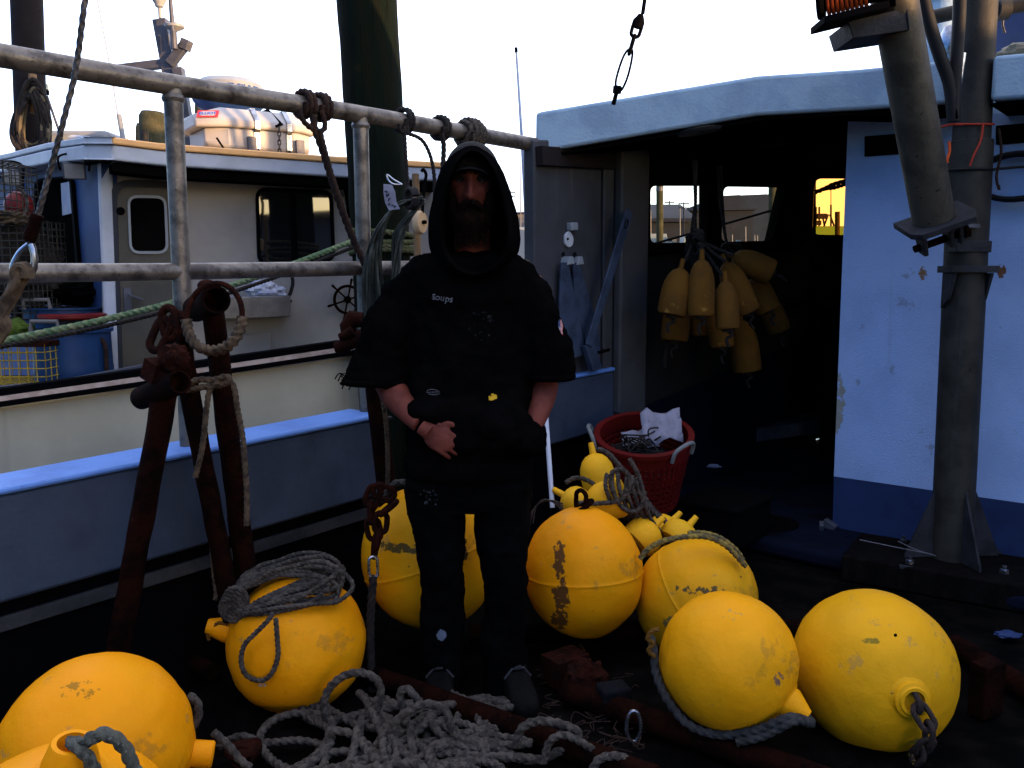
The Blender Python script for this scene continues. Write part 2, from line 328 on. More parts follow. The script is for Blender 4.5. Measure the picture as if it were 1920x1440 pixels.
M = dict(
 white=pmat('white gelcoat', (.42, .44, .47), .45, col2=(.34, .36, .38), scale=3, streak=((.33, .27, .2), 9, .6, .4), spots=[((.2, .19, .18), 45, .68, .5)], bump=.12, bscale=120),
 wallwhite=pmat('white painted plywood', (.58, .62, .68), .6, col2=(.47, .51, .56), scale=2.5, streak=((.36, .33, .29), 14, .6, .35), spots=[((.16, .15, .14), 55, .69, .7), ((.3, .2, .1), 8, .72, .35)], bump=.25, bscale=90),
 roofwhite=pmat('white roof paint', (.27, .38, .46), .65, col2=(.21, .30, .38), scale=4, spots=[((.3, .31, .3), 18, .66, .4), ((.15, .15, .14), 60, .72, .5)], bump=.35, bscale=70),
 lining=pmat('dim cream lining', (.3, .28, .26), .6, col2=(.22, .21, .2), scale=3, streak=((.16, .13, .1), 9, .55, .5), bump=.15),
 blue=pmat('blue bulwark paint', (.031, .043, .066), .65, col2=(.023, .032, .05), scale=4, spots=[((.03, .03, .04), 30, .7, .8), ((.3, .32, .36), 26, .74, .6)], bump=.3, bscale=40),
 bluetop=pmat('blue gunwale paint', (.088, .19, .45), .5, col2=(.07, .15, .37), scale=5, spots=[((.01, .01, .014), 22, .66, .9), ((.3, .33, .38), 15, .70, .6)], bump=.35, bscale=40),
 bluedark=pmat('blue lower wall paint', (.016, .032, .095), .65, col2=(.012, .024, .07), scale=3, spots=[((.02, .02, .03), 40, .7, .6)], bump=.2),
 bluedeck=pmat('blue deck paint', (.003, .006, .016), .8, col2=(.002, .003, .006), spec=.05, scale=4, bump=.3),
 black=pmat('black rubber', (.0016, .0016, .002), .9, bump=.3, spec=.03),
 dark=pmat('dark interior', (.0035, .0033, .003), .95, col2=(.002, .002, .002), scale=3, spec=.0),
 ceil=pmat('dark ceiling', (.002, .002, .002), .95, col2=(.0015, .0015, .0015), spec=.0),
 deck=pmat('black deck mat', (.0012, .0012, .0012), .95, spec=.02, col2=(.004, .0034, .003), scale=7, spots=[((.02, .016, .012), 30, .64, .7)], bump=.8, bscale=60),
 galv=pmat('galvanized pipe', (.16, .137, .112), .42, .6, col2=(.055, .046, .039), scale=14, spots=[((.025, .018, .013), 40, .6, .8), ((.24, .21, .18), 50, .62, .5)], bump=.2, bscale=80),
 mast=pmat('weathered aluminium', (.034, .031, .024), .6, .3, col2=(.018, .0165, .013), scale=7, streak=((.05, .045, .04), 12, .55, .6), spots=[((.12, .12, .11), 45, .68, .4), ((.008, .008, .008), 40, .62, .8)], bump=.2),
 boom=pmat('weathered tan grey boom tube', (.062, .055, .040), .55, .3, col2=(.035, .031, .023), scale=7, streak=((.02, .018, .014), 12, .55, .6), spots=[((.14, .13, .11), 45, .66, .5), ((.008, .008, .007), 40, .60, .85)], bump=.25),
 plate=pmat('grey steel plate', (.024, .025, .028), .65, .2, col2=(.013, .013, .014), scale=10, spots=[((.09, .09, .09), 30, .66, .5)], bump=.3),
 rust=pmat('rust', (.022, .0055, .003), .9, .0, col2=(.010, .004, .003), scale=16, spots=[((.06, .016, .007), 38, .6, .7), ((.012, .008, .007), 25, .62, .8)], bump=1., bscale=70, spec=.03),
 rustdark=pmat('dark rust', (.011, .0026, .0013), .95, col2=(.003, .001, .0007), scale=14, spots=[((.035, .010, .005), 35, .64, .6)], bump=1., bscale=70, spec=.03),
 rope=pmat('weathered grey rope', (.065, .054, .042), .9, col2=(.026, .0215, .017), scale=45, mix=(.40, .60), spots=[((.17, .145, .115), 120, .60, .5), ((.14, .07, .04), 12, .66, .5)], bump=.5, bscale=300, spec=.2),
 ropetan=pmat('tan rope', (.085, .057, .032), .9, col2=(.032, .021, .013), scale=40, bump=.5, bscale=300, spec=.2),
 ropedark=pmat('dark tarred rope', (.012, .010, .009), .9, col2=(.022, .018, .015), scale=30, bump=.5, bscale=300, spec=.2),
 ropebrown=pmat('brown rope', (.03, .014, .008), .9, col2=(.014, .007, .005), scale=25, bump=.5, bscale=300, spec=.2),
 ropegreen=pmat('green mooring rope', (.06, .11, .05), .9, col2=(.16, .18, .09), scale=40, bump=.5, bscale=300, spec=.2),
 wire=pmat('steel wire', (.08, .07, .065), .45, .6, col2=(.03, .026, .023), scale=30),
 wiregreen=pmat('greenish coated wire', (.02, .024, .017), .55, .2, col2=(.05, .05, .038), scale=30),
 zinc=pmat('bright steel', (.35, .37, .4), .25, .95, col2=(.2, .2, .22), scale=20),
 blackplastic=pmat('black hose', (.006, .006, .006), .65, bump=.1, spec=.2),
 cream=pmat('cream hull paint', (.51, .43, .285), .5, col2=(.43, .365, .24), scale=2.2, streak=((.3, .25, .17), 6, .58, .45), spots=[((.16, .14, .1), 22, .73, .6)], bump=.1),
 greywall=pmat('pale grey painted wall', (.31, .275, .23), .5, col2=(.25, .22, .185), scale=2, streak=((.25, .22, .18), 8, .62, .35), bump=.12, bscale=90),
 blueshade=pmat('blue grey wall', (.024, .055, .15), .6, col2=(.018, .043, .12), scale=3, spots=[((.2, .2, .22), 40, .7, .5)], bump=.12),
 tan=pmat('tan rub rail', (.8, .42, .15), .5, col2=(.7, .36, .13), scale=5),
 pink=pmat('worn pale wooden rail', (.5, .38, .3), .6, col2=(.36, .26, .2), scale=14, stretch=(1, 1, 1)),
 pile=pmat('green treated timber', (.003, .0063, .0035), .95, col2=(.0055, .0065, .003), scale=5, stretch=(6, 6, .5), spots=[((.0015, .0025, .0015), 6, .55, .8)], bump=.8, bscale=18, spec=.06),
 stump=pmat('mossy old timber', (.035, .035, .018), .9, col2=(.06, .055, .03), scale=10, spots=[((.14, .13, .08), 12, .64, .6)], bump=1, spec=.1),
 wood=pmat('bare wooden pole', (.2, .12, .055), .7, col2=(.13, .075, .035), scale=8, stretch=(8, 8, .6), bump=.4),
 brownpole=pmat('brown painted steel', (.005, .0028, .0028), .85, col2=(.008, .0045, .004), scale=9, bump=.3, spec=.25),
 alum=pmat('grey aluminium', (.08, .085, .105), .5, .4, col2=(.055, .058, .07), scale=12),
 stainless=pmat('stainless steel', (.2, .2, .2), .35, .9, col2=(.14, .14, .14), scale=9),
 raft=pmat('white fibreglass canister', (.36, .345, .325), .4, col2=(.32, .30, .28), scale=4, bump=.05),
 radome=pmat('white radome plastic', (.24, .255, .26), .4, col2=(.2, .215, .225), scale=4),
 royal=pmat('royal blue plastic', (.012, .05, .2), .4, col2=(.01, .04, .16)),
 barrel=pmat('blue plastic barrel', (.008, .035, .10), .45, col2=(.005, .022, .065), scale=4, streak=((.1, .14, .18), 12, .62, .5), bump=.1),
 red=pmat('red plastic', (.16, .010, .008), .4, col2=(.11, .007, .007), scale=6, spots=[((.2, .12, .11), 14, .7, .5)]),
 basket=pmat('red plastic basket', (.095, .004, .003), .5, col2=(.07, .003, .002), scale=6),
 yellowwire=pmat('yellow coated wire', (.35, .23, .012), .5, col2=(.25, .16, .012), scale=30),
 trapwire=pmat('dark coated trap wire', (.02, .02, .018), .5, col2=(.04, .035, .02), scale=30),
 paper=pmat('white paper', (.22, .215, .26), .8, col2=(.15, .145, .18), scale=9, spots=[((.3, .12, .12), 12, .68, .6)]),
 bag=pmat('crumpled pale bag', (.5, .5, .54), .5, col2=(.3, .31, .38), scale=14),
 orange=pmat('orange cord', (.55, .08, .015), .7, col2=(.35, .05, .01), scale=20),
 whitepaint=pmat('white painted rod', (.42, .47, .56), .4, col2=(.5, .53, .58), scale=12),
 whiteplastic=pmat('white plastic', (.2, .23, .25), .5),
 inkred=pmat('red print', (.5, .02, .03), .5), inkblue=pmat('blue print', (.02, .06, .35), .5), inkblack=pmat('black ink', (.01, .01, .015), .5),
 lamp=pmat('frosted lamp glass', (.25, .25, .23), .25, col2=(.2, .2, .19)),
 bladegrey=pmat('blue grey painted steel blade', (.04, .06, .10), .6, .2, col2=(.022, .032, .055), scale=8, spots=[((.10, .13, .18), 16, .64, .5), ((.03, .03, .035), 20, .66, .7)], bump=.25),
 gl=glass('window glass', (.95, .96, .9)), glyel=glass('amber tinted glass', (1., .66, .3)),
)
M['shadedwhite'] = pmat('cabin white darkened as shade', (.040, .042, .048), .7, col2=(.029, .031, .035), scale=4, streak=((.1, .09, .08), 12, .56, .5), spots=[((.015, .015, .016), 50, .66, .7), ((.10, .105, .12), 30, .68, .5)], bump=.3, bscale=90)  # wing wall white, with the shade of its facing put into the colour
M['pillarshade'] = pmat('pillar white darkened as shade', (.044, .046, .048), .6, col2=(.032, .033, .034), scale=4, streak=((.03, .027, .023), 14, .58, .5), spots=[((.02, .02, .02), 50, .68, .7)], bump=.3, bscale=90)  # pillar white, its shade likewise darkened into the colour
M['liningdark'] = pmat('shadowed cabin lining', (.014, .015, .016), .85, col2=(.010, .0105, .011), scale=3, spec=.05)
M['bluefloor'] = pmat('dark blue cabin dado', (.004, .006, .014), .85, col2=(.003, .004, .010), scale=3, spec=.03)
def darkglass(name, ior=1.45):
    m = pmat(name, (.006, .006, .007), .03, spec=.5); m.node_tree.nodes['Principled BSDF'].inputs['IOR'].default_value = ior; return m
M['gldark'] = darkglass('dark window glass'); M['glmirror'] = darkglass('tinted mirror like window glass', 1.75)
# ================================================================== setting
def sheet(name, pts, mat):
    m = MB(); m.prism(pts, (0, 0, -.4)); return tag(obj(name, m, mat), kind='structure')
WATER = pmat('harbour water', (.02, .03, .035), .12, bump=.6, bscale=1.2, spec=.6)
m = MB(); m.add([(-700, -60, -1.25), (700, -60, -1.25), (700, 900, -1.25), (-700, 900, -1.25)], [(0, 1, 2, 3)])
tag(obj('water', m, WATER), kind='structure')
# ================================================================== the boat we stand on
boat = thing('fishing_boat', 'black decked fishing boat with blue bulwark and white wheelhouse, the one the man stands on', 'boat', (0, 3, 0))
VG = -2.70
def gz(u): return .775+.034*u
def along(name, v0, v1, z0, z1, u0, u1, mat, parent, bevel=.008, n=10, zf=True):
    """a plank that follows the sheer of the boat"""
    m = MB(); rings = []
    for i in range(n+1):
        u_ = u0+(u1-u0)*i/n; g = gz(u_) if zf else 0
        rings.append([B(u_, v0, g+z0 if zf else z0), B(u_, v1, g+z0 if zf else z0), B(u_, v1, g+z1 if zf else z1), B(u_, v0, g+z1 if zf else z1)])
    m.loft(rings); return obj(name, m, mat, parent, bevel=bevel)
m = MB(); m.prism([B(-3, -2.85, 0), B(9, -2.85, 0), B(9, 2.6, 0), B(-3, 2.6, 0)], (0, 0, -.25)); obj('deck', m, M['deck'], boat)
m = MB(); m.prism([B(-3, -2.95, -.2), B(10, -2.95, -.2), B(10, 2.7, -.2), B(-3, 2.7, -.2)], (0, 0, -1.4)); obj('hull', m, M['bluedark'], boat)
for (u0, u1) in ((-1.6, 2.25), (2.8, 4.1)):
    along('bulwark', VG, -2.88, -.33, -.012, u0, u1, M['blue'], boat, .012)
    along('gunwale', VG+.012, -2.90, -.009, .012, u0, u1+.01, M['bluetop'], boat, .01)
    along('lower_bulwark', -2.76, -2.86, -1.05, -.334, u0, u1+(.8 if u1 > 3 else .005), M['black'], boat, 0)
along('rub_strip', -2.752, -2.735, -.43, -.385, -1.6, 2.25, pmat('grey weathered batten', (.035, .034, .033), .8, col2=(.022, .022, .021), scale=12, bump=.4), boat, .003)
along('lower_bulwark', -2.76, -2.86, -1.05, -.5, 2.25, 2.8, M['black'], boat, 0)
# ---- wheelhouse
VP = -2.74
def wall(px, plane, arg, off, mi=0, mb=None):
    mb = mb or MB(); return mb.prism([plane(x, y, arg) for x, y in px], off, mi)
m = wall([(1001, 262), (1206, 262), (1206, 728), (1003, 735)], onV, VP, VV*-.07); obj('side_wall', m, M['shadedwhite'], boat, bevel=.01)
m = MB()                                            # pillar where the wing wall meets the house
a = [onV(x, y, -2.71) for x, y in ((1152, 270), (1204, 285), (1196, 800), (1146, 775))]
m.prism(a, VV*.055); obj('pillar', m, M['pillarshade'], boat, bevel=.015)
m = MB()
a = [onV(x, y, -2.735) for x, y in ((1128, 285), (1152, 285), (1148, 720), (1126, 716))]
m.prism(a, VV*.02); obj('pillar_flange', m, M['pillarshade'], boat, bevel=.008)
m = MB()
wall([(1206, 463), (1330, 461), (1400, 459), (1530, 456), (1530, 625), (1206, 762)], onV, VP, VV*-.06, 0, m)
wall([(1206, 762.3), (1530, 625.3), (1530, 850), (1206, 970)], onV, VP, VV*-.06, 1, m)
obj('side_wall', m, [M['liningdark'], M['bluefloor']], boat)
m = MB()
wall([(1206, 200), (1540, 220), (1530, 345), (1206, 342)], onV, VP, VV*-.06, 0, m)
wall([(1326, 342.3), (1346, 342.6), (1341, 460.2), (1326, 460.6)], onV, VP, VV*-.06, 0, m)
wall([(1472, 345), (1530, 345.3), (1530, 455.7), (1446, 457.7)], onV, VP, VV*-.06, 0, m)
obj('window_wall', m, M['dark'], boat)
for px in ([(1207, 343), (1326, 343), (1325, 460), (1207, 462)], [(1346, 344), (1472, 346), (1446, 457), (1341, 459.5)]):
    fr = MB(); inn = rrect(grow(px, -6), 12); outr = rrect(grow(px, 1), 3)
    fr.ringpanel([onV(x, y, VP) for x, y in outr], [onV(x, y, VP) for x, y in inn], VV*.025)
    fo = obj('window_frame', fr, M['dark'], boat)
    g = MB(); g.prism([onV(x, y, VP-.03) for x, y in rrect(px, 6)], VV*-.006); obj('pane', g, M['gl'], fo)
m = MB()                                            # ledge below the side windows
m.bar(onV(1206, 466, VP+.035), onV(1500, 460, VP+.035), .035, .03); obj('window_sill', m, M['dark'], boat, bevel=.01)
# front wall with the amber window
UF = 6.72
m = MB()
def fw(px): m.prism([onU(x, y, UF) for x, y in px], U*.05)
fw([(1475, 441), (1700, 441), (1700, 800), (1475, 830)]); fw([(1475, 200), (1700, 200), (1700, 334), (1475, 334)])
fw([(1475, 334.3), (1525, 334.3), (1521, 440.7), (1475, 440.7)]); fw([(1600, 334.3), (1700, 334.3), (1700, 440.7), (1600, 440.7)])
m.prism([B(UF+.053, -2.3, 0), B(UF+.053, 2.2, 0), B(UF+.053, 2.2, 2.4), B(UF+.053, -2.3, 2.4)], U*.05)
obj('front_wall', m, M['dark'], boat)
px = [(1527, 335), (1600, 333), (1600, 441), (1523, 440)]
fr = MB(); fr.ringpanel([onU(x, y, UF-.003) for x, y in rrect(grow(px, 5), 2)], [onU(x, y, UF-.003) for x, y in rrect(px, 16)], U*-.03); fo = obj('window_frame', fr, M['ceil'], boat)
g = MB(); g.prism([onU(x, y, UF+.02) for x, y in px], U*.006); obj('pane', g, M['glyel'], fo)
# bulkhead: white above, blue below
UB = 4.5
m = MB()
wall([(1590, 225), (2400, 190), (2400, 1012), (1563.5, 893)], onU, UB, U*.05, 0, m)
wall([(1563.5, 893.3), (2400, 1012.3), (2400, 1136), (1560.5, 1004)], onU, UB, U*.05, 1, m)
WALLB = pmat('stained bluish white bulkhead', (.31, .43, .66), .65, col2=(.26, .365, .57), scale=2.2, streak=((.22, .25, .3), 11, .6, .4), spots=[((.06, .06, .07), 60, .66, .8), ((.17, .17, .17), 9, .64, .5)], bump=.3, bscale=110,
   patches=[(tuple(onU(1878, 508, UB)-V3((0, 3, 0))), (.035, .03, .05), (.15, .06, .025), 50, .54), (tuple(onU(1730, 512, UB)-V3((0, 3, 0))), (.035, .03, .05), (.2, .11, .05), 60, .56),
            (tuple(onU(1572, 760, UB)-V3((0, 3, 0))), (.05, .05, .25), (.24, .24, .2), 22, .56)])
obj('bulkhead', m, [WALLB, M['bluedark']], boat)
for px in ([(1622, 256), (1698, 250), (1698, 288), (1622, 294)], [(1868, 236), (1990, 226), (1990, 262), (1868, 272)]):
    m = MB(); m.prism([onU(x, y, UB-.004) for x, y in px], U*-.012); v_ = obj('air_vent', m, M['ceil'], boat, bevel=.003)
    if 0: pass
    s_ = MB()
    for k in range(4):
        a = V3(onU(*px[0], UB-.02)).lerp(onU(*px[3], UB-.02), (k+.5)/4); b = V3(onU(*px[1], UB-.02)).lerp(onU(*px[2], UB-.02), (k+.5)/4)
        s_.bar(a, b, .006, .003)
    obj('slats', s_, M['dark'], v_)
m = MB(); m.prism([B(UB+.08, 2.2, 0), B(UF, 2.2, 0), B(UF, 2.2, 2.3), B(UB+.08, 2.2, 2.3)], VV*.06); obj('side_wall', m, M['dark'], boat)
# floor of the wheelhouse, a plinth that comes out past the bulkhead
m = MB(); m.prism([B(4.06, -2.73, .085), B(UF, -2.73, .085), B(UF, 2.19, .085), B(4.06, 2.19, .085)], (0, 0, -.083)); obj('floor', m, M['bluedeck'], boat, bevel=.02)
if 1:
  m = MB(); m.prism([B(4.03, -2.0, .09), B(4.14, -2.0, .09), B(4.14, 2.0, .09), B(4.03, 2.0, .09)], (0, 0, -.086)); obj('sill', m, M['bluefloor'], boat, bevel=.03)
c = onz(1437, 980, .088); h_ = MB(); h_.lathe(c, Z, [(.0, .004), (.13, .004), (.15, .006), (.17, .004), (.17, 0)], 40); ho = obj('deck_hatch', h_, M['black'], boat)
k_ = MB()
for i in range(10):
    a = i*2*math.pi/10; k_.box(c+V3((math.cos(a)*.09, math.sin(a)*.09, .008)), .02, .006, .003, (math.cos(a), math.sin(a), 0), (-math.sin(a), math.cos(a), 0))
obj('hatch_tread', k_, M['dark'], ho)
# bench and shelves deep inside
m = MB(); m.box(B(6.45, -1.6, .55), .25, .8, .5, U, VV, Z); obj('console', m, M['dark'], boat, bevel=.02)
m = MB(); m.prism([B(6.2, -2.6, 1.2), B(UF, -2.6, 1.2), B(UF, -.3, 1.2), B(6.2, -.3, 1.2)], (0, 0, .06)); obj('shelf', m, M['dark'], boat, bevel=.01)
m = MB(); m.bar(onU(1540, 985, 4.47), onU(1562, 1000, 4.47), .02, .05); m.bar(onU(1540, 990, 4.44), onU(1540, 1000, 4.40), .012, .05)
obj('hinge', m, M['alum'], boat, bevel=.004)
# roof
zr = lambda u, v: 2.185-.045*abs(v+.9)**1.35*.55
A_ = onV(1002, 288, -2.80); K_ = onz(1418, 217, 2.19); M1 = onz(1600, 207, 2.195); M2 = onz(1776, 194, 2.185)
N1 = M2+U*.55; N2 = N1+VV*.2; M3 = onz(1856, 189, 2.165)
poly = [A_, K_, M1, M2, N1, onz(1856, 189, 2.165)+U*.55, M3, M3+VV*2.6+Z*-.16, M3+VV*2.6+U*2.9-Z*.16, B(7.0, -.9, 2.62), B(7.0, -2.82, 2.5)]
THK = [.20, .185, .185, .185, .185, .185, .185, .18, .18, .18, .18]
m = MB(); n = len(poly)
top = [q+Z*t for q, t in zip(poly, THK)]
m.add([*poly, *top], [tuple(range(n))[::-1], tuple(range(n, 2*n))]+[(i, (i+1) % n, (i+1) % n+n, i+n) for i in range(n)])
ro = obj('roof', m, M['roofwhite'], boat, bevel=.018, sharp=25)
m = MB(); q = [p_.lerp(sum(poly, V3())/n, .035)-Z*.006 for p_ in poly]; m.prism(q, (0, 0, -.012)); obj('ceiling', m, M['ceil'], ro)
bpy.context.view_layer.update(); dg_ = bpy.context.evaluated_depsgraph_get()
for (x, y) in ((1311, 246), (1448, 271), (1550, 290)):
    hit, c, nn, _i, _o, _m = SC.ray_cast(dg_, O, ray(x, y).normalized())
    if not hit: continue
    nn = nn if nn.z < 0 else -nn
    m = MB(); m.lathe(c, nn, [(.0, .004), (.07, .005), (.085, .003), (.09, -.01)], 28); cl = obj('ceiling_light', m, pmat('unlit lamp glass', (.10, .10, .09), .4), ro)
    m = MB(); m.lathe(c, nn, [(.085, .006), (.1, .008), (.11, -.005)], 28); obj('bezel', m, M['plate'], cl)
# dark strip under the port corner of the roof
m = MB(); m.bar(onV(1010, 292, VP+.02), onV(1150, 302, VP+.02), .025, .045); obj('roof_batten', m, M['brownpole'], boat)
# ================================================================== neighbouring boat
nb = thing('fishing_boat', 'cream hulled fishing boat with pale cabin and tan edged roof, moored beyond the railing', 'boat', (-3, 6, -1))
UA = V3((math.sin(R(47)), math.cos(R(47)), 0))           # the aft wall stands a little off square
def onUa(x, y, u): d = ray(x, y); return O+d*(u/d.dot(UA))
VH, VS, VR = -4.5, -5.2, -4.87
m = MB(); wall([(-260, 790), (300, 715), (690, 658), (1150, 612), (1150, 1350), (-260, 1500)], onVn, VH, VN*-.06, 0, m); obj('hull', m, M['cream'], nb)
for (d0, d1, mat, off, nm) in ((0, 9, 'black', .05, 'rubbing_strake'), (-10, -1, 'pink', .035, 'wooden_rail'), (-24, -11, 'black', .025, 'rubbing_strake'), (9, 11.5, 'stainless', .045, 'steel_band')):
    def yy(x): return 752-.140*x+(x/1000)**2*-8
    m = MB()
    xs = [-300+i*60 for i in range(20)]
    tp = [onVn(x, yy(x)+d0*(1-.0002*x), VH) for x in xs]; bt = [onVn(x, yy(x)+d1*(1-.0002*x), VH) for x in xs]
    m.loft([[a+VN*off, a-VN*.05, b-VN*.05, b+VN*off] for a, b in zip(tp, bt)])
    obj(nm, m, M[mat], nb)
m = MB(); wall([(-300, 752), (100, 716), (292, 680), (292, 700), (100, 740), (-300, 790)], onVn, VH-.12, VN*-.05, 0, m); obj('coaming', m, M['alum'], nb)
m = MB(); m.prism([onVn(-300, 770, VH-.05), onVn(1150, 600, VH-.05), onVn(1150, 600, VH-3.5), onVn(-300, 770, VH-3.5)], (0, 0, -.05)); 
def nbB(u, v, z): return UN*u+VN*v+Z*z
m = MB(); m.prism([nbB(-2, -4.57, .25), nbB(9, -4.57, .35), nbB(9, -7.4, .35), nbB(-2, -7.4, .25)], (0, 0, -.1)); obj('deck', m, M['alum'], nb)
# side wall of the cabin
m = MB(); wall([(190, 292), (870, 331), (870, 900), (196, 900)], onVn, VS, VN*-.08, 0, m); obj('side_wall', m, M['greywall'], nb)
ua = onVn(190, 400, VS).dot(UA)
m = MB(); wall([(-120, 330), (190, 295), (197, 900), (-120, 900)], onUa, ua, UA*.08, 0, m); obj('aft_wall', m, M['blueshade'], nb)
m = MB(); m.bar(onVn(196, 300, VS+.0), onVn(213, 745, VS+.0), .035, .035, up=UN); obj('corner_post', m, M['white'], nb, bevel=.015)
# roof: tan lip above a cream fascia
ed = [(onVn(x, y, VR)) for x, y in ((212, 300), (300, 310), (660, 333), (820, 339), (850, 340))]
ed2 = [onUa(x, y, ua-.12) for x, y in ((-140, 345), (20, 320), (90, 306), (160, 299))]
line = ed2+ed
inn = [q-VN*2.4+UN*(.8 if i < 4 else 0)+Z*.1 for i, q in enumerate(line)]
m = MB(); m.loft([[a, a+Z*.075, b+Z*.075, b] for a, b in zip(line, inn)]); obj('roof', m, M['white'], nb, bevel=.01)
for nm_, sl_, mt_ in (('roof_lip', slice(4, None), M['tan']), ('roof_lip', slice(0, 5), M['white'])):
    m = MB(); m.loft([[a+Z*.078+VN*.012, a+Z*.112+VN*.012, b+Z*.112, b+Z*.078] for a, b in list(zip(line, inn))[sl_]]); obj(nm_, m, mt_, nb, bevel=.008)
m = MB(); m.loft([[a-Z*.008-VN*.06, a-Z*.05-VN*.06, b-Z*.05, b-Z*.008] for a, b in zip(ed, inn[4:])]); obj('soffit', m, M['dark'], nb)
# door
dp = [(217, 350), (330, 353), (350, 900), (236, 900)]
m = MB(); m.ringpanel([onVn(x, y, VS+.003) for x, y in rrect(grow(dp, 13), 40)], [onVn(x, y, VS+.003) for x, y in rrect(dp, 28)], VN*.03); obj('door_frame', m, pmat('dark grey door surround', (.02, .023, .029), .6), nb)
m = MB(); m.prism([onVn(x, y, VS+.003) for x, y in rrect(dp, 26)], VN*.022); door = obj('door', m, pmat('dull aluminium door', (.075, .068, .052), .55, .2, col2=(.058, .053, .042), scale=5, bump=.1), nb, bevel=.004)
wp = [(243, 371), (307, 372), (311, 471), (247, 471)]
m = MB(); m.ringpanel([onVn(x, y, VS+.026) for x, y in rrect(grow(wp, 5), 20)], [onVn(x, y, VS+.026) for x, y in rrect(wp, 15)], VN*.012); obj('window_frame', m, M['radome'], door)
m = MB(); m.prism([onVn(x, y, VS+.026) for x, y in rrect(wp, 15)], VN*.004); obj('pane', m, M['dark'], door)
m = MB(); m.prism([onVn(x, y, VS+.026) for x, y in ((231, 540), (246, 540), (248, 585), (233, 585))], VN*.01); m.bar(onVn(240, 552, VS+.06), onVn(268, 562, VS+.06), .008, .006)
obj('handle', m, M['alum'], door, bevel=.002)
c = onVn(226, 396, VS+.026); m = MB(); m.lathe(c, VN, [(.022, 0), (.022, .012), (.014, .016), (0, .016)], 20); obj('lock', m, M['black'], door)
# sliding window that mirrors the sunset
wp = [(484, 357), (617, 362), (622, 486), (488, 492)]
m = MB(); m.ringpanel([onVn(x, y, VS+.003) for x, y in rrect(grow(wp, 6), 22)], [onVn(x, y, VS+.003) for x, y in rrect(wp, 16)], VN*.02); wf = obj('window', m, M['black'], nb, bevel=.003)
m = MB(); m.prism([onVn(x, y, VS+.003) for x, y in rrect(wp, 16)], VN*.006); obj('pane', m, M['glmirror'], wf)
m = MB(); m.prism([onVn(x, y, VS+.011) for x, y in ((543, 360), (553, 360), (558, 488), (548, 488))], VN*.012); obj('mullion', m, M['black'], wf)
wp = [(648, 345), (662, 346), (668, 405), (654, 405)]
m = MB(); m.ringpanel([onVn(x, y, VS+.003) for x, y in rrect(grow(wp, 5), 6)], [onVn(x, y, VS+.003) for x, y in rrect(wp, 4)], VN*.02); wf = obj('window', m, M['black'], nb)
m = MB(); m.prism([onVn(x, y, VS+.003) for x, y in rrect(wp, 4)], VN*.006); obj('pane', m, M['gldark'], wf)
# aft window opening (dark) with curtain
wp = [(74, 340), (136, 334), (150, 520), (70, 560)]
m = MB(); m.ringpanel([onUa(x, y, ua-.003) for x, y in rrect(grow(wp, 5), 16)], [onUa(x, y, ua-.003) for x, y in rrect(wp, 12)], UA*-.02); wf = obj('window', m, M['black'], nb)
m = MB(); m.prism([onUa(x, y, ua-.003) for x, y in rrect(wp, 12)], UA*-.008); obj('dark_opening', m, M['dark'], wf)
m = MB(); m.prism([onUa(x, y, ua-.013) for x, y in ((116, 344), (134, 340), (137, 400), (119, 404))], UA*-.006); obj('curtain', m, M['royal'], wf)
m = MB(); m.prism([onVn(x, y, VS+.003) for x, y in ((410, 630), (505, 622), (508, 690), (412, 690))], VN*.03); obj('locker_panel', m, M['greywall'], nb, bevel=.01)
# rail along the roof
m = MB(); a, b = onVn(330, 281, VR-.06), onVn(860, 312, VR-.06); m.bar(a, b, .008, .016)
for i in range(9):
    q = a.lerp(b, (i+.3)/9); m.prism([q+UN*-.09-Z*.01, q+UN*.09-Z*.01, q+UN*.05-Z*.065, q-UN*.05-Z*.065], VN*.012)
obj('roof_rail', m, M['alum'], nb)
m = MB(); m.pipe(at(70, 252, 6.2), at(312, 276, 5.9), .022, n=16); obj('roof_pipe', m, M['whitepaint'], nb)
m = MB(); q = at(271, 288, 5.6); m.pipe(q, at(270, 244, 5.6), .026); m.lathe(q, Z, [(.055, 0), (.055, .012), (.0, .012)], 24); obj('roof_stub', m, M['mast'], nb)
m = MB(); m.box(at(170, 268, 6.3), .22, .2, .06); obj('roof_hatch', m, M['radome'], nb, bevel=.04)
# ================================================================== railing of our boat
def part(name, mb, mat, par, **k): return obj(name, mb, mat, par, **k)
VRL = -2.79
rail = thing('pipe_railing', 'galvanized two pipe railing bolted on the blue gunwale', 'railing', B(1.5, VRL, .83))
a, b = onV(-40, 97, VRL), onV(330, 160, VRL); c, d = onV(680, 215, VRL), onV(1004, 272, VRL)
m = MB(); m.tube(catmull([onV(-160, 78, VRL), a, b, c, d], 12), .0345, 24); part('top_rail', m, M['galv'], rail)
m = MB(); m.tube(catmull([onV(-160, 512, VRL), onV(20, 512, VRL), onV(340, 509, VRL), onV(680, 503, VRL), onV(860, 500, VRL), onV(1000, 497, VRL)], 12), .029, 24); part('mid_rail', m, M['galv'], rail)
for (x0, y0, x1, y1) in ((324, 168, 356, 866), (676, 222, 689, 786)):
    m = MB(); p0, p1 = onV(x0, y0, VRL), onV(x1, y1, VRL); m.pipe(p0, p1, .031, n=24)
    m.lathe(p0-Z*.03, Z, [(.034, -.01), (.038, .0), (.034, .012)], 24)
    for yy_ in (512, 505):
        pass
    po = part('post', m, M['galv'], rail)
    m = MB(); m.box(p1+Z*.004, .085, .06, .004, U, VV, Z)
    for sx in (-1, 1):
        for sy in (-1, 1): m.lathe(p1+U*.065*sx+VV*.042*sy+Z*.008, Z, [(.009, 0), (.009, .012), (0, .012)], 6)
    part('base_flange', m, M['plate'], po)
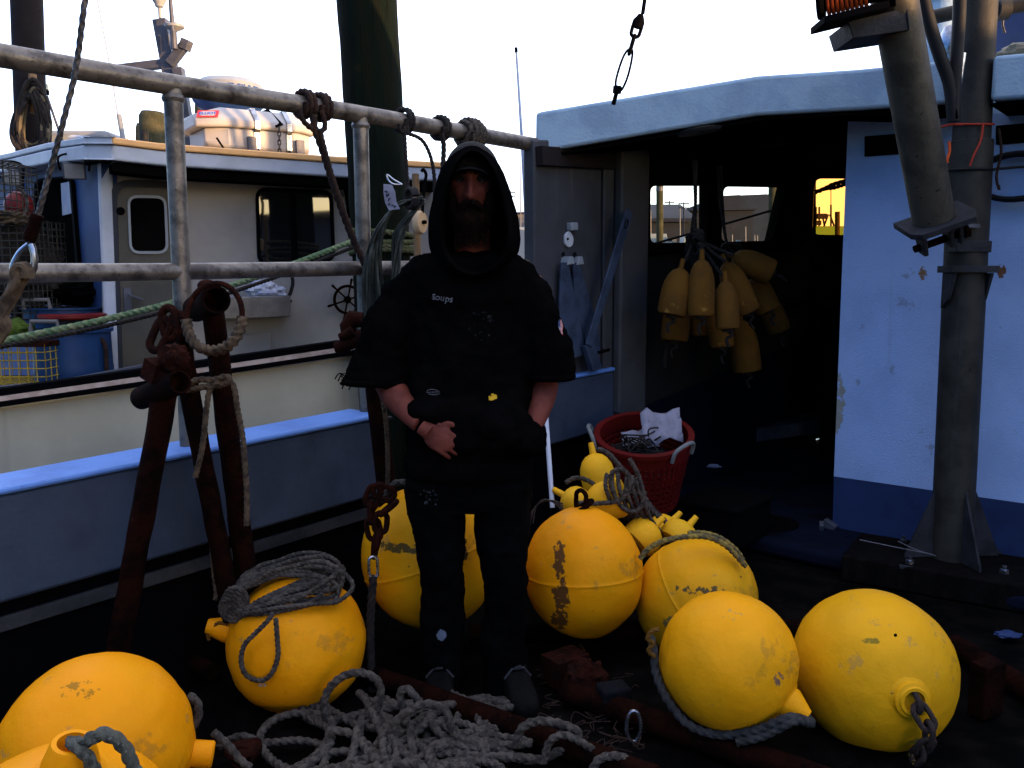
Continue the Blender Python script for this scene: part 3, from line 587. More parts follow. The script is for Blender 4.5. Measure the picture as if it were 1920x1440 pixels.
# welds where the middle pipe meets the posts
# ------------------------------------------------------------------ things tied to the rail
def rail_loop(x, y, r=.042, turns=3, w=.02):
    c = onV(x, y, VRL); ax = (onV(x+30, y+5, VRL)-onV(x-30, y-5, VRL)).normalized(); X, Y_, _ = basis(ax)
    return [c+X*math.cos(t)*r+Y_*math.sin(t)*r+ax*(w*(t/(2*math.pi)-turns/2)) for t in [i*math.pi/5 for i in range(int(turns*10)+1)]]
m = MB()
m.rope(rail_loop(570, 195, .046, 2.2), .011); m.rope(rail_loop(600, 201, .046, 2.2), .011)
VF = VRL+.05
m.rope([onV(x, y, VF) for x, y in ((562, 205), (566, 222), (580, 238), (598, 246), (609, 240), (607, 222), (602, 208))], .010)
m.rope([onV(x, y, VF) for x, y in ((588, 215), (590, 240), (606, 285), (628, 355), (650, 418), (668, 462), (690, 510), (712, 575), (730, 640))], .014)
m.rope([onV(x, y, VF+.015) for x, y in ((600, 244), (606, 270), (624, 335), (646, 400), (664, 450), (684, 500), (704, 556))], .010)
tag(obj('brown_rope', m, M['ropebrown']), 'rusty brown rope looped twice over the top rail and slanting down right', 'rope', 'ropes tied to the railing')
m = MB(); m.rope(rail_loop(757, 226, .046, 2.4, .018), .0095)
m.rope([onV(x, y, VF) for x, y in ((748, 232), (752, 246), (763, 250), (764, 236))], .008)
m.rope([onV(x, y, VF) for x, y in ((758, 236), (760, 280), (763, 330), (765, 352))], .008)
m.rope([onV(x, y, VF+.01) for x, y in ((764, 250), (790, 262), (806, 290), (814, 330), (815, 380))], .008)
tag(obj('brown_rope', m, M['ropedark']), 'dark thin rope knotted on the rail right of the big pile', 'rope', 'ropes tied to the railing')
m = MB(); m.rope(rail_loop(826, 240, .046, 2.6, .016), .011); m.rope([onV(x, y, VF) for x, y in ((828, 250), (832, 275), (830, 320))], .011)
tag(obj('black_strap', m, M['ropedark']), 'short black rope loop on the rail left of the wrapped grey rope', 'rope', 'ropes tied to the railing')
m = MB(); m.rope(rail_loop(882, 251, .047, 6.5, .019), .011)
m.rope(rail_loop(880, 251, .062, 3.2, .02), .011)
tag(obj('grey_rope', m, M['rope']), 'grey rope wound in thick turns around the top rail above the man', 'rope', 'ropes tied to the railing')
# coil of greenish wire with a tag
YC = 3.35
coil = thing('wire_coil', 'coil of greenish coated wire hanging from the rail with a white tag', 'wire coil', at(735, 560, YC))
m = MB(); rnd = random.Random(3)
for i in range(15):
    e = i/14; j = lambda s_=8: rnd.uniform(-s_, s_)
    p = [(793-2*e, 372+8*j(.4)), (752-14*e, 380+e*12+j(4)), (706+e*14, 430+j(6)), (684+e*30, 490+j(6)), (680+e*40, 560+j(8)), (690+e*40, 620+j(8)), (712+e*26, 652+j(10)), (736+j(4), 610), (744+j(5)-e*6, 520+j(9)), (752+j(6)-10*e, 440), (776, 396+j(6)), (796, 376+j(3))]
    m.tube(resample(catmull([at(x, y, YC+rnd.uniform(-.03, .03)) for x, y in p], 8), .02), .0042, 8)
part('wire', m, M['wiregreen'], coil)
m = MB(); m.tube(catmull([at(x, y, YC-.03) for x, y in ((752, 345), (738, 337), (726, 328), (728, 338), (737, 345), (750, 346))], 6, True), .0035, 8, True); part('thimble', m, M['zinc'], coil)
m = MB()
for k in range(3): m.tube(catmull([at(768+k*4+8*math.cos(t), 372+18*math.sin(t), YC-.02-.03*math.cos(t*1.0)) for t in [i*.6 for i in range(11)]], 5), .008, 10)
part('lashing', m, M['ropedark'], coil)
m = MB(); tp = [(719, 345), (735, 346), (741, 360), (743, 378), (750, 392), (729, 394), (722, 380), (719, 362)]
m.prism([at(x, y, YC-.045) for x, y in tp], (0, .002, 0)); tg = part('paper_tag', m, M['paper'], coil)
m = MB(); rnd = random.Random(5)
for (x, y) in ((724, 358), (727, 366), (731, 374), (736, 382), (741, 388), (729, 384)):
    m.tube(catmull([at(x+rnd.uniform(-3, 3), y+rnd.uniform(-3.5, 3.5), YC-.047) for _ in range(5)], 6, True), .0011, 6, True)
part('handwriting', m, M['inkblack'], tg)
# wooden hook pole and pulley behind the coil
m = MB(); m.pipe(at(779, 326, 4.0), at(785, 560, 4.0), .0165, n=16); tag(obj('wooden_pole', m, M['wood']), 'upright bare wooden pole between the big pile and the hooded man', 'pole')
pul = thing('pulley_block', 'tan wooden oval pulley hanging on a black hook beside the man', 'pulley', at(790, 435, 3.9))
m = MB(); c = at(790, 417, 3.9); m.lathe(c-VV*.02, VV, [(0, -.012), (.03, -.01), (.034, 0), (.034, .02), (.03, .03), (0, .032)], 28)
for v_ in m.v: v_.z = c.z+(v_.z-c.z)*1.55
part('cheek', m, pmat('varnished pale wood', (.5, .33, .17), .5, col2=(.4, .25, .12), scale=12), pul)
m = MB(); m.lathe(c+VV*.008, VV, [(.009, -.03), (.009, .02), (0, .02)], 16); part('axle', m, M['black'], pul)
m = MB(); m.tube(catmull([at(x, y, 3.9) for x, y in ((792, 400), (793, 380), (796, 345), (799, 328), (794, 318), (790, 322))], 8), .007, 10); part('hook', m, M['black'], pul)
# ------------------------------------------------------------------ big pile between the boats
pile = thing('timber_pile', 'thick green treated timber pile standing between the two boats', 'pile', at(715, 1000, 4.55)+Z*-2)
m = MB(); pts = [at(668, -420, 4.55), at(680, -150, 4.55), at(688, 0, 4.55), at(706, 300, 4.55), at(716, 500, 4.55), at(728, 800, 4.55), at(740, 1400, 4.55)]
m.tube(resample(catmull(pts, 10), .05), .152, 40, wob=.03); part('trunk', m, M['pile'], pile)
m = MB()
for y in (438, 452, 463, 474):
    c = at(714+(y-438)*.1, y, 4.55); m.rope([c+V3((math.cos(t)*.165, math.sin(t)*.165, .012*math.sin(t+y))) for t in [i*math.pi/8 for i in range(16)]], .014, closed=True)
tag(obj('mooring_rope', m, pmat('old green rope', (.05, .06, .02), .9, col2=(.09, .085, .04), scale=30, bump=.5, spec=.2)), 'old green rope wound in turns round the big timber pile', 'rope')
# mooring lines from the pile to the left
p0, p1 = at(-60, 652, 3.05), at(662, 452, 4.35); q = [p0.lerp(p1, t)-Z*.05*math.sin(math.pi*t) for t in [i/12 for i in range(13)]]
m = MB(); m.rope(q, .0135); tag(obj('mooring_rope', m, M['ropegreen']), 'pale green mooring rope stretched from the left edge up to the pile', 'rope')
p0, p1 = at(-60, 662, 3.1), at(664, 463, 4.4); q = [p0.lerp(p1, t)-Z*.055*math.sin(math.pi*t) for t in [i/12 for i in range(13)]]
m = MB(); m.rope(q, .009); tag(obj('mooring_rope', m, M['ropedark']), 'thin dark mooring line running just below the green rope', 'rope')
# ------------------------------------------------------------------ steel cable at the left edge
cab = thing('steel_cable', 'twisted steel cable with eye and crimp sleeve hanging at the left edge', 'cable', at(45, 500, 1.75))
m = MB(); m.rope([at(x, y, 1.75) for x, y in ((186, -420), (168, -60), (158, 10), (142, 130), (118, 230), (94, 320), (76, 385), (70, 410))], .0058, pitch=.022, step=.004); part('strand', m, M['wire'], cab)
m = MB(); m.pipe(at(71, 402, 1.75), at(54, 452, 1.75), .0125, n=16); part('crimp_sleeve', m, M['rustdark'], cab, bevel=.003)
m = MB(); m.tube(resample(catmull([at(x, y, 1.74) for x, y in ((54, 458), (36, 474), (23, 500), (27, 516), (44, 519), (60, 508), (63, 480), (56, 458))], 8), .006), .0052, 10); part('thimble', m, M['zinc'], cab)
m = MB(); m.rope([at(x, y, 1.755) for x, y in ((58, 452), (66, 480), (64, 505), (52, 520))], .0055, pitch=.02, step=.004); part('eye', m, M['wire'], cab)
m = MB(); m.rope([at(x, y, 1.73) for x, y in ((52, 522), (50, 506), (40, 500), (32, 508), (30, 530), (16, 556), (4, 590), (8, 612), (-6, 640), (-30, 680))], .0125, pitch=.07); m.rope([at(x, y, 1.745) for x, y in ((50, 512), (42, 528), (24, 556), (8, 590), (-10, 640), (-40, 690))], .0105, pitch=.07)
tag(obj('manila_rope', m, M['ropetan']), 'frayed tan rope spliced through the eye of the steel cable', 'rope')
# ------------------------------------------------------------------ on the neighbouring boat
def whip(name, pts, r0, r1, mat, label, cat, Y):
    p = resample(catmull([at(x, y, Y) for x, y in pts], 8), .1); n_ = len(p)
    m = MB(); m.tube(p, [r0+(r1-r0)*i/(n_-1) for i in range(n_)], 10); return tag(obj(name, m, mat), label, cat)
wa_ = thing('whip_antenna', 'thin white whip antenna rising from the cabin roof of the left boat', 'antenna', at(232, 275, 6.1))
m = MB(); p = [at(x, y, 6.1) for x, y in ((176, -40), (203, 100), (222, 215))]; m.tube(catmull(p, 6), .010, 8); part('rod', m, M['whitepaint'], wa_)
m = MB(); m.pipe(at(223, 215, 6.1), at(232, 268, 6.1), .017, n=12); m.lathe(at(233, 276, 6.1), Z, [(.04, 0), (.03, .02), (.02, .05)], 16); part('base', m, M['radome'], wa_)
pole = thing('steel_pole', 'dark brown steel pole hung with dark coiled rope at the upper left', 'pole', at(60, 300, 5.9))
m = MB(); m.pipe(at(36, -420, 5.9), at(64, 420, 5.9), .098, n=28); part('pipe', m, M['brownpole'], pole)
m = MB(); m.pipe(at(61, 140, 5.75), at(64, 212, 5.72), .024, .026, n=12); part('peg', m, M['wood'], pole)
m = MB(); rnd = random.Random(9)
for i in range(26):
    w_ = rnd.uniform(22, 40); h_ = rnd.uniform(45, 70); cx, cy = 60+rnd.uniform(-8, 8), 226+rnd.uniform(-8, 12)
    m.tube(catmull([at(cx+w_*math.sin(t)*(.55+.45*(1-math.cos(t))/2), cy-h_*math.cos(t), 5.66+rnd.uniform(-.06, .06)) for t in [k*math.pi/5 for k in range(10)]], 5, True), rnd.choice((.008, .011, .014)), 7, True, mi=rnd.choice((0, 0, 1)))
tag(obj('rope_hank', m, [M['ropedark'], pmat('khaki cord', (.09, .075, .045), .9, spec=.2)]), 'dark hank of coiled cords hanging on the brown pole', 'rope coil')
nl = thing('navigation_light', 'small clear lamp on a thin slanting rod beside the brown pole', 'lamp', at(124, 282, 6.0))
m = MB(); m.pipe(at(88, 180, 6.0), at(124, 284, 6.0), .0085, n=10); part('rod', m, M['alum'], nl)
m = MB(); m.lathe(at(87, 178, 6.0), Z, [(.018, 0), (.02, .035), (0, .035)], 14); part('socket', m, M['black'], nl)
m = MB(); m.lathe(at(87, 170, 6.0), Z, [(.018, 0), (.02, .03), (.012, .045), (0, .047)], 14); part('lens', m, pmat('clear lens', (.5, .55, .45), .15), nl)
# angled aluminium mast with aerials
rm = thing('radar_mast', 'bent grey aluminium mast with crossbar and aerials on the left boat roof', 'mast', at(350, 285, 6.6))
m = MB()
def bar2(p0, p1, w_): m.bar(at(*p0, 6.6), at(*p1, 6.6), w_*pr(6.6), .05, up=(0, 1, 0))
bar2((302, 38), (350, 300), 12); part('upright', m, M['alum'], rm, bevel=.006)
m = MB(); m.bar(at(334, 128, 6.55), at(362, 300, 6.55), 9*pr(6.6), .04, up=(0, 1, 0)); part('upright', m, M['alum'], rm, bevel=.006)
m = MB(); m.bar(at(222, 130, 6.6), at(322, 118, 6.6), 7*pr(6.6), .04, up=(0, 1, 0)); m.bar(at(318, 121, 6.54), at(347, 84, 6.54), 8*pr(6.6), .03, up=(0, 1, 0)); part('crossbar', m, M['alum'], rm, bevel=.006)
m = MB(); m.lathe(at(347, 88, 6.54), (.4, 0, 1), [(.05, -.02), (.05, .05), (.0, .05)], 6); part('bracket', m, M['alum'], rm)
m = MB(); m.lathe(at(300, 34, 6.6), Z, [(.012, 0), (.012, .07), (.03, .08), (.035, .1), (.055, .13), (.055, .16), (0, .2)], 18); part('aerial', m, M['radome'], rm)
m = MB(); m.lathe(at(329, 92, 6.5), Z, [(.012, 0), (.014, .12), (.07, .15), (.072, .165), (.03, .185), (0, .19)], 20); part('aerial', m, M['radome'], rm)
m = MB(); m.pipe(at(327, 90, 6.45), at(316, -40, 6.45), .02, .012, n=10); m.pipe(at(327, 92, 6.45), at(325, 58, 6.45), .024, n=10); part('whip', m, M['alum'], rm)
# old stumps beyond
for k, (x0, x1, y0, lab) in enumerate(((262, 310, 210, 'mossy grey stump of an old pile beyond the cabin roof, left of the radar mast'), (255, 275, 232, 'narrow dark pile stump half hidden behind the mossy one'), (366, 392, 172, 'dark weathered pile top peeping out left of the radome'))):
    Y = 9.5+k*.8; c0, c1 = at((x0+x1)/2, y0, Y), at((x0+x1)/2, y0+400, Y); r_ = (x1-x0)/2*pr(Y)
    m = MB(); L_ = (c0-c1).length; m.lathe(c1, c0-c1, [(r_*1.02, 0), (r_, L_*.8), (r_*.98, L_-.05), (r_*.8, L_), (0, L_+.01)], 22)
    tag(obj('pile_stump', m, M['stump'], sharp=60), lab, 'pile', 'old pile stumps beyond the left boat')
# radome
rd = thing('radar_dome', 'round white radar dome with royal blue underside above the life raft', 'radar', at(440, 225, 6.5))
c = at(431, 194, 6.5); k_ = pr(6.5)*.82
m = MB(); m.lathe(c, Z, [(70*k_, 0), (77*k_, 10*k_), (73*k_, 36*k_), (60*k_, 47*k_), (30*k_, 52*k_), (0, 53*k_)], 48); dm = part('dome', m, M['radome'], rd)
m = MB(); m.lathe(c, Z, [(0, -32*k_), (40*k_, -30*k_), (66*k_, -12*k_), (78*k_, 2*k_), (79.5*k_, 10*k_), (74*k_, 10.5*k_)], 48); part('base', m, M['royal'], rd)
xd = V3((1, .25, 0)); yd = V3((0, 0, 1))
fc = V3((-c.x, -c.y, 0)).normalized()
rx, ry = fc.cross(Z)*-1, Z
for i, ch in enumerate('FURUNO'):
    an = (i-2.5)*.16+.42; dn = V3((math.cos(an)*fc.x-math.sin(an)*fc.y, math.sin(an)*fc.x+math.cos(an)*fc.y, 0))
    text(dm, 'lettering', ch, .08, c+dn*(76*k_)+Z*(19*k_), Z.cross(dn), Z, M['royal'], .002, .002)
# life raft canister
lr = thing('life_raft', 'white fibreglass life raft canister strapped on the left boat roof', 'life raft', at(460, 285, 5.75))
YL = 5.75; e1 = at(351, 245, YL-.12); e2 = at(574, 262, YL+.35); ax = (e2-e1); Lr = ax.length; ax.normalize(); ctr = (e1+e2)/2
sd_ = ax.cross(Z).normalized(); up_ = sd_.cross(ax)
def oct_(s, t, dz, w_, h_): pass
def sec(t, w_, z0, z1, cut=.3):
    """eight sided slice across the canister"""
    o_ = ctr+ax*t; q = []
    for (a_, b_) in ((-w_, z0), (w_, z0), (w_, z1), (-w_, z1)): q.append(o_+sd_*a_+up_*b_)
    return q
hl = Lr/2; W_ = .27; k2 = pr(YL)
m = MB(); zz = -.085
def hexslice(t, w_, z0, z1, wz0): return [ctr+ax*t+sd_*a_+up_*b_ for a_, b_ in ((-wz0, z0), (wz0, z0), (w_, z0+.035), (w_, z1), (-w_, z1), (-w_, z0+.035))]
m.loft([hexslice(-hl*.86, W_*.6, -.12, 0, W_*.5), hexslice(-hl*.55, W_*.94, -.155, 0, W_*.7), hexslice(hl*.62, W_*.94, -.155, 0, W_*.7), hexslice(hl*.9, W_*.6, -.12, 0, W_*.5)])
part('lower_shell', m, M['raft'], lr, bevel=.012)
def hexup(t, w_, z0, z1, wt): return [ctr+ax*t+sd_*a_+up_*b_ for a_, b_ in ((-w_, z0), (w_, z0), (w_, z0+.045), (wt, z1), (-wt, z1), (-w_, z0+.045))]
m = MB(); m.loft([hexup(-hl, W_*.66, .002, .085, W_*.45), hexup(-hl*.6, W_*1.02, .002, .132, W_*.7), hexup(hl*.65, W_*1.02, .002, .132, W_*.7), hexup(hl, W_*.66, .002, .085, W_*.45)])
up_sh = part('upper_shell', m, M['raft'], lr, bevel=.014)
for t in (-.08, .36):
    m = MB(); o_ = ctr+ax*(hl*t*1.2)
    pth = [(-W_*.7, .137), (W_*.72, .137), (W_*1.03, .05), (W_*1.03, 0), (W_*.96, -.02), (W_*.95, -.12), (W_*.7, -.158)]
    for p_, q_ in zip(pth, pth[1:]): m.bar(o_+sd_*p_[0]*1.01+up_*p_[1], o_+sd_*q_[0]*1.01+up_*q_[1], .016, .003, up=ax.cross(V3((0, 0, 1))) if abs(p_[1]-q_[1]) > .03 else Z)
    part('strap', m, M['zinc'], lr)
m = MB(); o_ = ctr+ax*(hl*.14); m.bar(o_+sd_*W_*.6+up_*.142, o_+ax*.05+sd_*(W_*1.05)+up_*.03, .026, .004, up=sd_); part('release_strap', m, M['black'], lr)
m = MB(); m.chain([o_+ax*.045+sd_*W_*1.06+up_*.02, o_+ax*.04+sd_*W_*1.06+up_*-.08, o_+ax*.04+sd_*W_*1.04+up_*-.17], .035, .018, .004); part('lashing_chain', m, M['wire'], lr)
for t in (-.2, .6):
    m = MB(); m.bar(ctr+ax*hl*t+sd_*(W_*1.02)+up_*-.19, ctr+ax*hl*t+sd_*(W_*1.02)+up_*-.05, .028, .01, up=sd_); part('cradle_leg', m, M['alum'], lr, bevel=.002)
m = MB(); m.tube([ctr+ax*(hl*t)+sd_*W_*.99+up_*b_ for t, b_ in ((-.75, -.07), (-.62, -.15), (-.3, -.158), (-.22, -.14), (-.2, -.06))], .007, 8); part('cradle_rod', m, M['black'], lr)
m = MB(); m.bar(ctr-ax*hl*.9+sd_*W_*.8+up_*-.19, ctr+ax*hl*1.2+sd_*W_*.8+up_*-.19, .03, .02); part('cradle_rail', m, M['alum'], lr)
# sticker on the chamfered end
A1, A2, A3, A4 = (ctr+ax*t+sd_*a_+up_*b_ for t, a_, b_ in ((-hl, W_*.66, .047), (-hl*.6, W_*1.02, .047), (-hl*.6, W_*.7, .132), (-hl, W_*.45, .085)))
ex = (A2-A1).normalized(); ey = ((A3+A4)/2-(A1+A2)/2); ey = (ey-ex*ey.dot(ex)).normalized(); en = ex.cross(ey)
so_ = (A1+A2+A3+A4)/4+en*.006
m = MB(); m.prism([so_+ex*a_*.065+ey*b_*.034 for a_, b_ in ((-1, -1), (1, -1), (1, 1), (-1, 1))], en*.002); st = part('sticker', m, M['inkred'], up_sh)
m = MB(); ptsk = []
for i in range(24):
    t = 2*math.pi*i/24; ca, sa = math.cos(t), math.sin(t); s_ = .75+.25*abs(math.sin(2*t)); ptsk.append(so_+en*.0025+ex*.058*ca*s_+ey*.028*sa*s_)
m.prism(ptsk, en*.0015); part('sticker_panel', m, M['raft'], st)
text(st, 'lettering', 'ELLIOT', .034, so_+en*.0045, ex, ey, M['inkblue'], .0005, .001)
# floodlights under the roof of the left boat
for (x, y, lab) in ((140, 320, 'square floodlight under the roof edge beside the cable'), (22, 334, 'small floodlight under the roof edge at the far left')):
    k = 1 if x > 100 else .8; Yf = 4.75
    fl = thing('floodlight', lab, 'floodlight', at(x, y, Yf), 'floodlights on the left cabin'); c = at(x, y, Yf)
    fd = V3((.35, -1, -.25)).normalized(); fx = fd.cross(Z).normalized(); fu = fx.cross(fd)
    m = MB(); m.loft([[c+fd*d_+fx*a_*w_+fu*b_*w_*.8 for a_, b_ in ((-1, -1), (1, -1), (1, 1), (-1, 1))] for d_, w_ in ((-.06, .035*k), (0, .055*k), (.02, .058*k))]); part('housing', m, M['alum'], fl, bevel=.006)
    m = MB(); m.box(c+fd*.021, .048*k, .038*k, .002, fx, fu, fd); part('lens', m, M['lamp'], fl)
    m = MB(); m.tube(catmull([c+fx*.07*k, c+fx*.072*k+fu*.07, c+fu*.09, c-fx*.072*k+fu*.07, c-fx*.07*k], 5), .006, 8); part('bracket', m, M['dark'], fl)
# red buoy
rb = thing('red_buoy', 'red inflated buoy with a pale rope band on the left boat', 'buoy', at(38, 390, 4.55))
m = MB(); c = at(36, 388, 4.55); m.ball(c, .072, .072, .082); part('float', m, M['red'], rb)
m = MB(); m.tube([c+V3((.02+.076*math.sin(t)*.8, -.05+.05*math.cos(t)*.6-.02, .086*math.cos(t))) for t in [i*math.pi/10 for i in range(11)]], .009, 8); part('band', m, M['rope'], rb)
# sink tray on the cabin wall
tr = thing('steel_tray', 'shallow stainless sink tray fixed on the left cabin wall with crumpled bags in it', 'sink', onVn(475, 575, VS+.2))
tp = [onVn(x, y, VS+v_) for x, y, v_ in ((404, 560, .02), (404, 560, .26), (545, 556, .26), (545, 556, .02))]
m = MB(); mid = sum(tp, V3())/4; n_ = 4
ri = [p_.lerp(mid, .06) for p_ in tp]; lo = [q-Z*.1 for q in ri]; lo2 = [p_-Z*.115 for p_ in [p_.lerp(mid, .03) for p_ in tp]]
m.loft([lo2, tp, [q+Z*.006 for q in tp], [q+Z*.006 for q in ri], lo]); part('basin', m, M['stainless'], tr, bevel=.008)
m = MB(); rnd = random.Random(2)
def crumple(c, r_, sd): return lambda d: 1+.35*noise.noise(d*2.6+V3((sd, 0, 0)))+.2*noise.noise(d*6+V3((sd, 3, 0)))
m.ball(onVn(490, 545, VS+.15), .085, .07, .06, 24, 16, fn=crumple(0, 0, 1)); tag(obj('plastic_bag', m, M['bag'], sharp=20), 'crumpled pale bag lying in the steel tray', 'bag')
m = MB(); m.ball(onVn(513, 550, VS+.13), .07, .06, .045, 24, 16, fn=crumple(0, 0, 5)); tag(obj('plastic_bag', m, M['bag'], sharp=20), 'smaller bluish crumpled bag at the right of the steel tray', 'bag')
m = MB(); m.tube(catmull([onVn(x, y, VS+.08) for x, y in ((547, 515), (549, 530), (546, 545), (541, 560), (546, 566))], 6), .011, 8); tag(obj('rope_end', m, M['ropedark']), 'short dark rope end hanging just right of the steel tray', 'rope')
# ship's wheel ornament
wh = thing('ship_wheel', 'small wooden ship wheel hung on the left cabin wall behind the post', 'ship wheel', onVn(652, 565, VS+.02)); c = onVn(652, 562, VS+.04)
X_, Y_, _ = basis(VN); m = MB(); m.tube([c+X_*math.cos(t)*.085+Y_*math.sin(t)*.085 for t in [i*math.pi/14 for i in range(28)]], .009, 8, True); part('rim', m, M['rustdark'], wh)
m = MB(); m.lathe(c-VN*.01, VN, [(.02, -.01), (.024, .01), (.012, .02), (0, .02)], 16); part('hub', m, M['rustdark'], wh)
for k in range(6):
    a = k*math.pi/3+.3; d = X_*math.cos(a)+Y_*math.sin(a); m = MB(); m.tube([c+d*t for t in (.015, .08, .1, .125, .135)], [.005, .006, .006, .009, .005], 8); part('spoke', m, M['rustdark'], wh)
# barrels
def barrel(px, py, r_, h_, Y, lab, taper=.93):
    c = at(px, py, Y); t = thing('plastic_barrel', lab, 'barrel', c, 'blue barrels on the left boat')
    m = MB(); m.lathe(c, Z, [(r_*taper*.9, 0), (r_*taper, .02), (r_*.985, h_*.45), (r_, h_*.5), (r_*.985, h_*.55), (r_*.97, h_*.95), (r_*1.04, h_*.96), (r_*1.04, h_), (r_*.95, h_), (r_*.9, h_*.3), (0, h_*.28)], 40); part('drum', m, M['barrel'], t)
    m = MB(); q = c+V3((-.04, -r_*.98, h_)); m.tube([q+V3((-.07, 0, -.005)), q+V3((-.065, 0, .045)), q+V3((.065, 0, .045)), q+V3((.07, 0, -.005))], .011, 10); part('handle', m, pmat('grey rope handle', (.11, .10, .09), .7), t); return t
barrel(144, 765, .19, .42, 4.45, 'open blue plastic barrel standing low at the right of the yellow wire trap')
barrel(126, 650, .21, .22, 4.75, 'darker blue tub nested on top behind the blue barrel')
m = MB(); c = at(137, 598, 4.62); m.lathe(c, V3((0, 0, 1)), [(.16, 0), (.17, .01), (.17, .025), (.16, .03)], 32); tag(obj('red_plate', m, M['red']), 'round red plastic disc wedged between the two blue barrels', 'disc')
m = MB(); m.rope([at(x, y, 4.4) for x, y in ((168, 640), (178, 632), (190, 636), (198, 652), (200, 690), (203, 740))], .011); tag(obj('hose_hook', m, M['ropebrown']), 'brown hooked rope hanging over the side of the blue barrel', 'rope')
m = MB(); m.ball(at(130, 545, 4.9), .2, .16, .09, 28, 18, fn=crumple(0, 0, 8)); tag(obj('dark_bundle', m, M['black'], sharp=20), 'dark net bundle heaped on top of the blue tub', 'net')
# wire traps
def cage(name, c, X, Y_, Zv, nx, ny, nz, r_, mat, lab, group, rim=None):
    """a wire mesh box from a corner and three edges"""
    c = V3(c); t = thing(name, lab, 'trap', c, group); m = MB()
    def grid(o_, A, Bv, na, nb_):
        for i in range(na+1): m.tube([o_+A*(i/na), o_+A*(i/na)+Bv], r_, 5, caps=False)
        for j in range(nb_+1): m.tube([o_+Bv*(j/nb_), o_+Bv*(j/nb_)+A], r_, 5, caps=False)
    grid(c, X, Zv, nx, nz); grid(c+Y_, X, Zv, nx, nz); grid(c, Y_, Zv, ny, nz); grid(c+X, Y_, Zv, ny, nz); grid(c+Zv, X, Y_, nx, ny); grid(c, X, Y_, nx, ny)
    part('wire_mesh', m, mat, t)
    if rim:
        m = MB()
        for p_, q_ in ((c+Zv, c+Zv+X), (c+Zv+X, c+Zv+X+Y_), (c+Zv+X+Y_, c+Zv+Y_), (c+Zv+Y_, c+Zv)): m.bar(p_, q_, .012, .014)
        part('wooden_rim', m, rim, t, bevel=.003)
    return t
YT = 4.15
c0 = at(88, 722, YT); up1 = Z*(at(84, 645, YT).z-c0.z); cage('wire_trap', c0-V3((.62, 0, 0)), V3((.62, 0, 0)), V3((0, .4, 0)), up1, 14, 8, 5, .0026, M['yellowwire'], 'yellow coated wire trap with a brown wooden rim on the left boat', 'wire traps on the left boat', M['rust'])
c0 = at(58, 600, 4.5); cage('wire_trap', c0-V3((.5, 0, 0)), V3((.5, 0, 0)), V3((0, .4, 0)), Z*(at(58, 410, 4.5).z-c0.z), 12, 9, 14, .003, M['trapwire'], 'tall dark wire trap at the left edge below the red buoy', 'wire traps on the left boat')
c0 = at(12, 402, 4.3); cage('wire_trap', c0-V3((.4, 0, 0)), V3((.4, 0, 0)), V3((0, .3, 0)), Z*.26, 9, 6, 7, .003, M['trapwire'], 'small dark wire trap stacked highest at the left edge', 'wire traps on the left boat')
m = MB(); m.ball(at(20, 505, 4.75), .24, .15, .26, 28, 18, fn=crumple(0, 0, 14)); tag(obj('net_bundle', m, M['ropedark'], sharp=25), 'dark net bundle filling the tall wire trap at the left edge', 'net')
m = MB(); rnd = random.Random(11)
for i in range(14): m.tube(catmull([at(8+rnd.uniform(-30, 44), 410+rnd.uniform(-14, 8), 4.45+rnd.uniform(-.1, .1)) for _ in range(5)], 6, True), .008, 7, True)
tag(obj('tan_rope', m, M['ropetan']), 'tangle of tan rope on top of the tall dark trap', 'rope')
m = MB(); m.ball(at(24, 620, 4.35), .1, .1, .05, 20, 12, fn=crumple(0, 0, 2)); tag(obj('green_net', m, pmat('lime green net', (.06, .10, .005), .8, col2=(.03, .05, .004), scale=40, bump=1, bscale=150)), 'lime green netting behind the yellow wire trap', 'net')
# ================================================================== mast and boom on the right
YM = 3.85
mast = thing('steel_mast', 'thick grey weathered mast with slanting boom bolted before the white bulkhead', 'mast', at(1783, 1050, YM))
b0, t0 = at(1783, 1045, YM), at(1838, -80, YM)
def mp(y): return b0.lerp(t0, (1045-y)/1125)
m = MB(); m.pipe(b0, mp(245), .089, n=36); part('pole', m, M['mast'], mast)
m = MB(); m.pipe(mp(247), mp(-520), .077, n=36); m.lathe(mp(252), t0-b0, [(.089, 0), (.089, .012), (.077, .02)], 36); part('pole', m, M['mast'], mast)
g = b0.copy(); g.z = b0.z
m = MB(); m.box(g+Z*-.006, .235, .21, .008, (math.cos(R(20)), -math.sin(R(20)), 0), (math.sin(R(20)), math.cos(R(20)), 0)); bp_ = part('base_plate', m, M['plate'], mast, bevel=.002)
for sx in (-1, 1):
    for sy in (-1, 1):
        q = g+V3((math.cos(R(20)), -math.sin(R(20)), 0))*(.19*sx)+V3((math.sin(R(20)), math.cos(R(20)), 0))*(.165*sy)
        m = MB(); m.lathe(q, Z, [(.02, 0), (.02, .018), (.01, .018), (.01, .035), (0, .035)], 6); part('bolt', m, M['zinc'], bp_)
for an in (200, 290, 20, 110):
    d = V3((math.cos(R(an-15)), math.sin(R(an-15)), 0)); e = d.cross(Z)
    m = MB(); m.prism([g+d*.075+Z*.006, g+d*.225+Z*.006, g+d*.225+Z*.02, g+d*.085+Z*.34-V3((0, 0, 0)), g+d*.075+Z*.34], e*.010); part('gusset', m, M['plate'], mast)
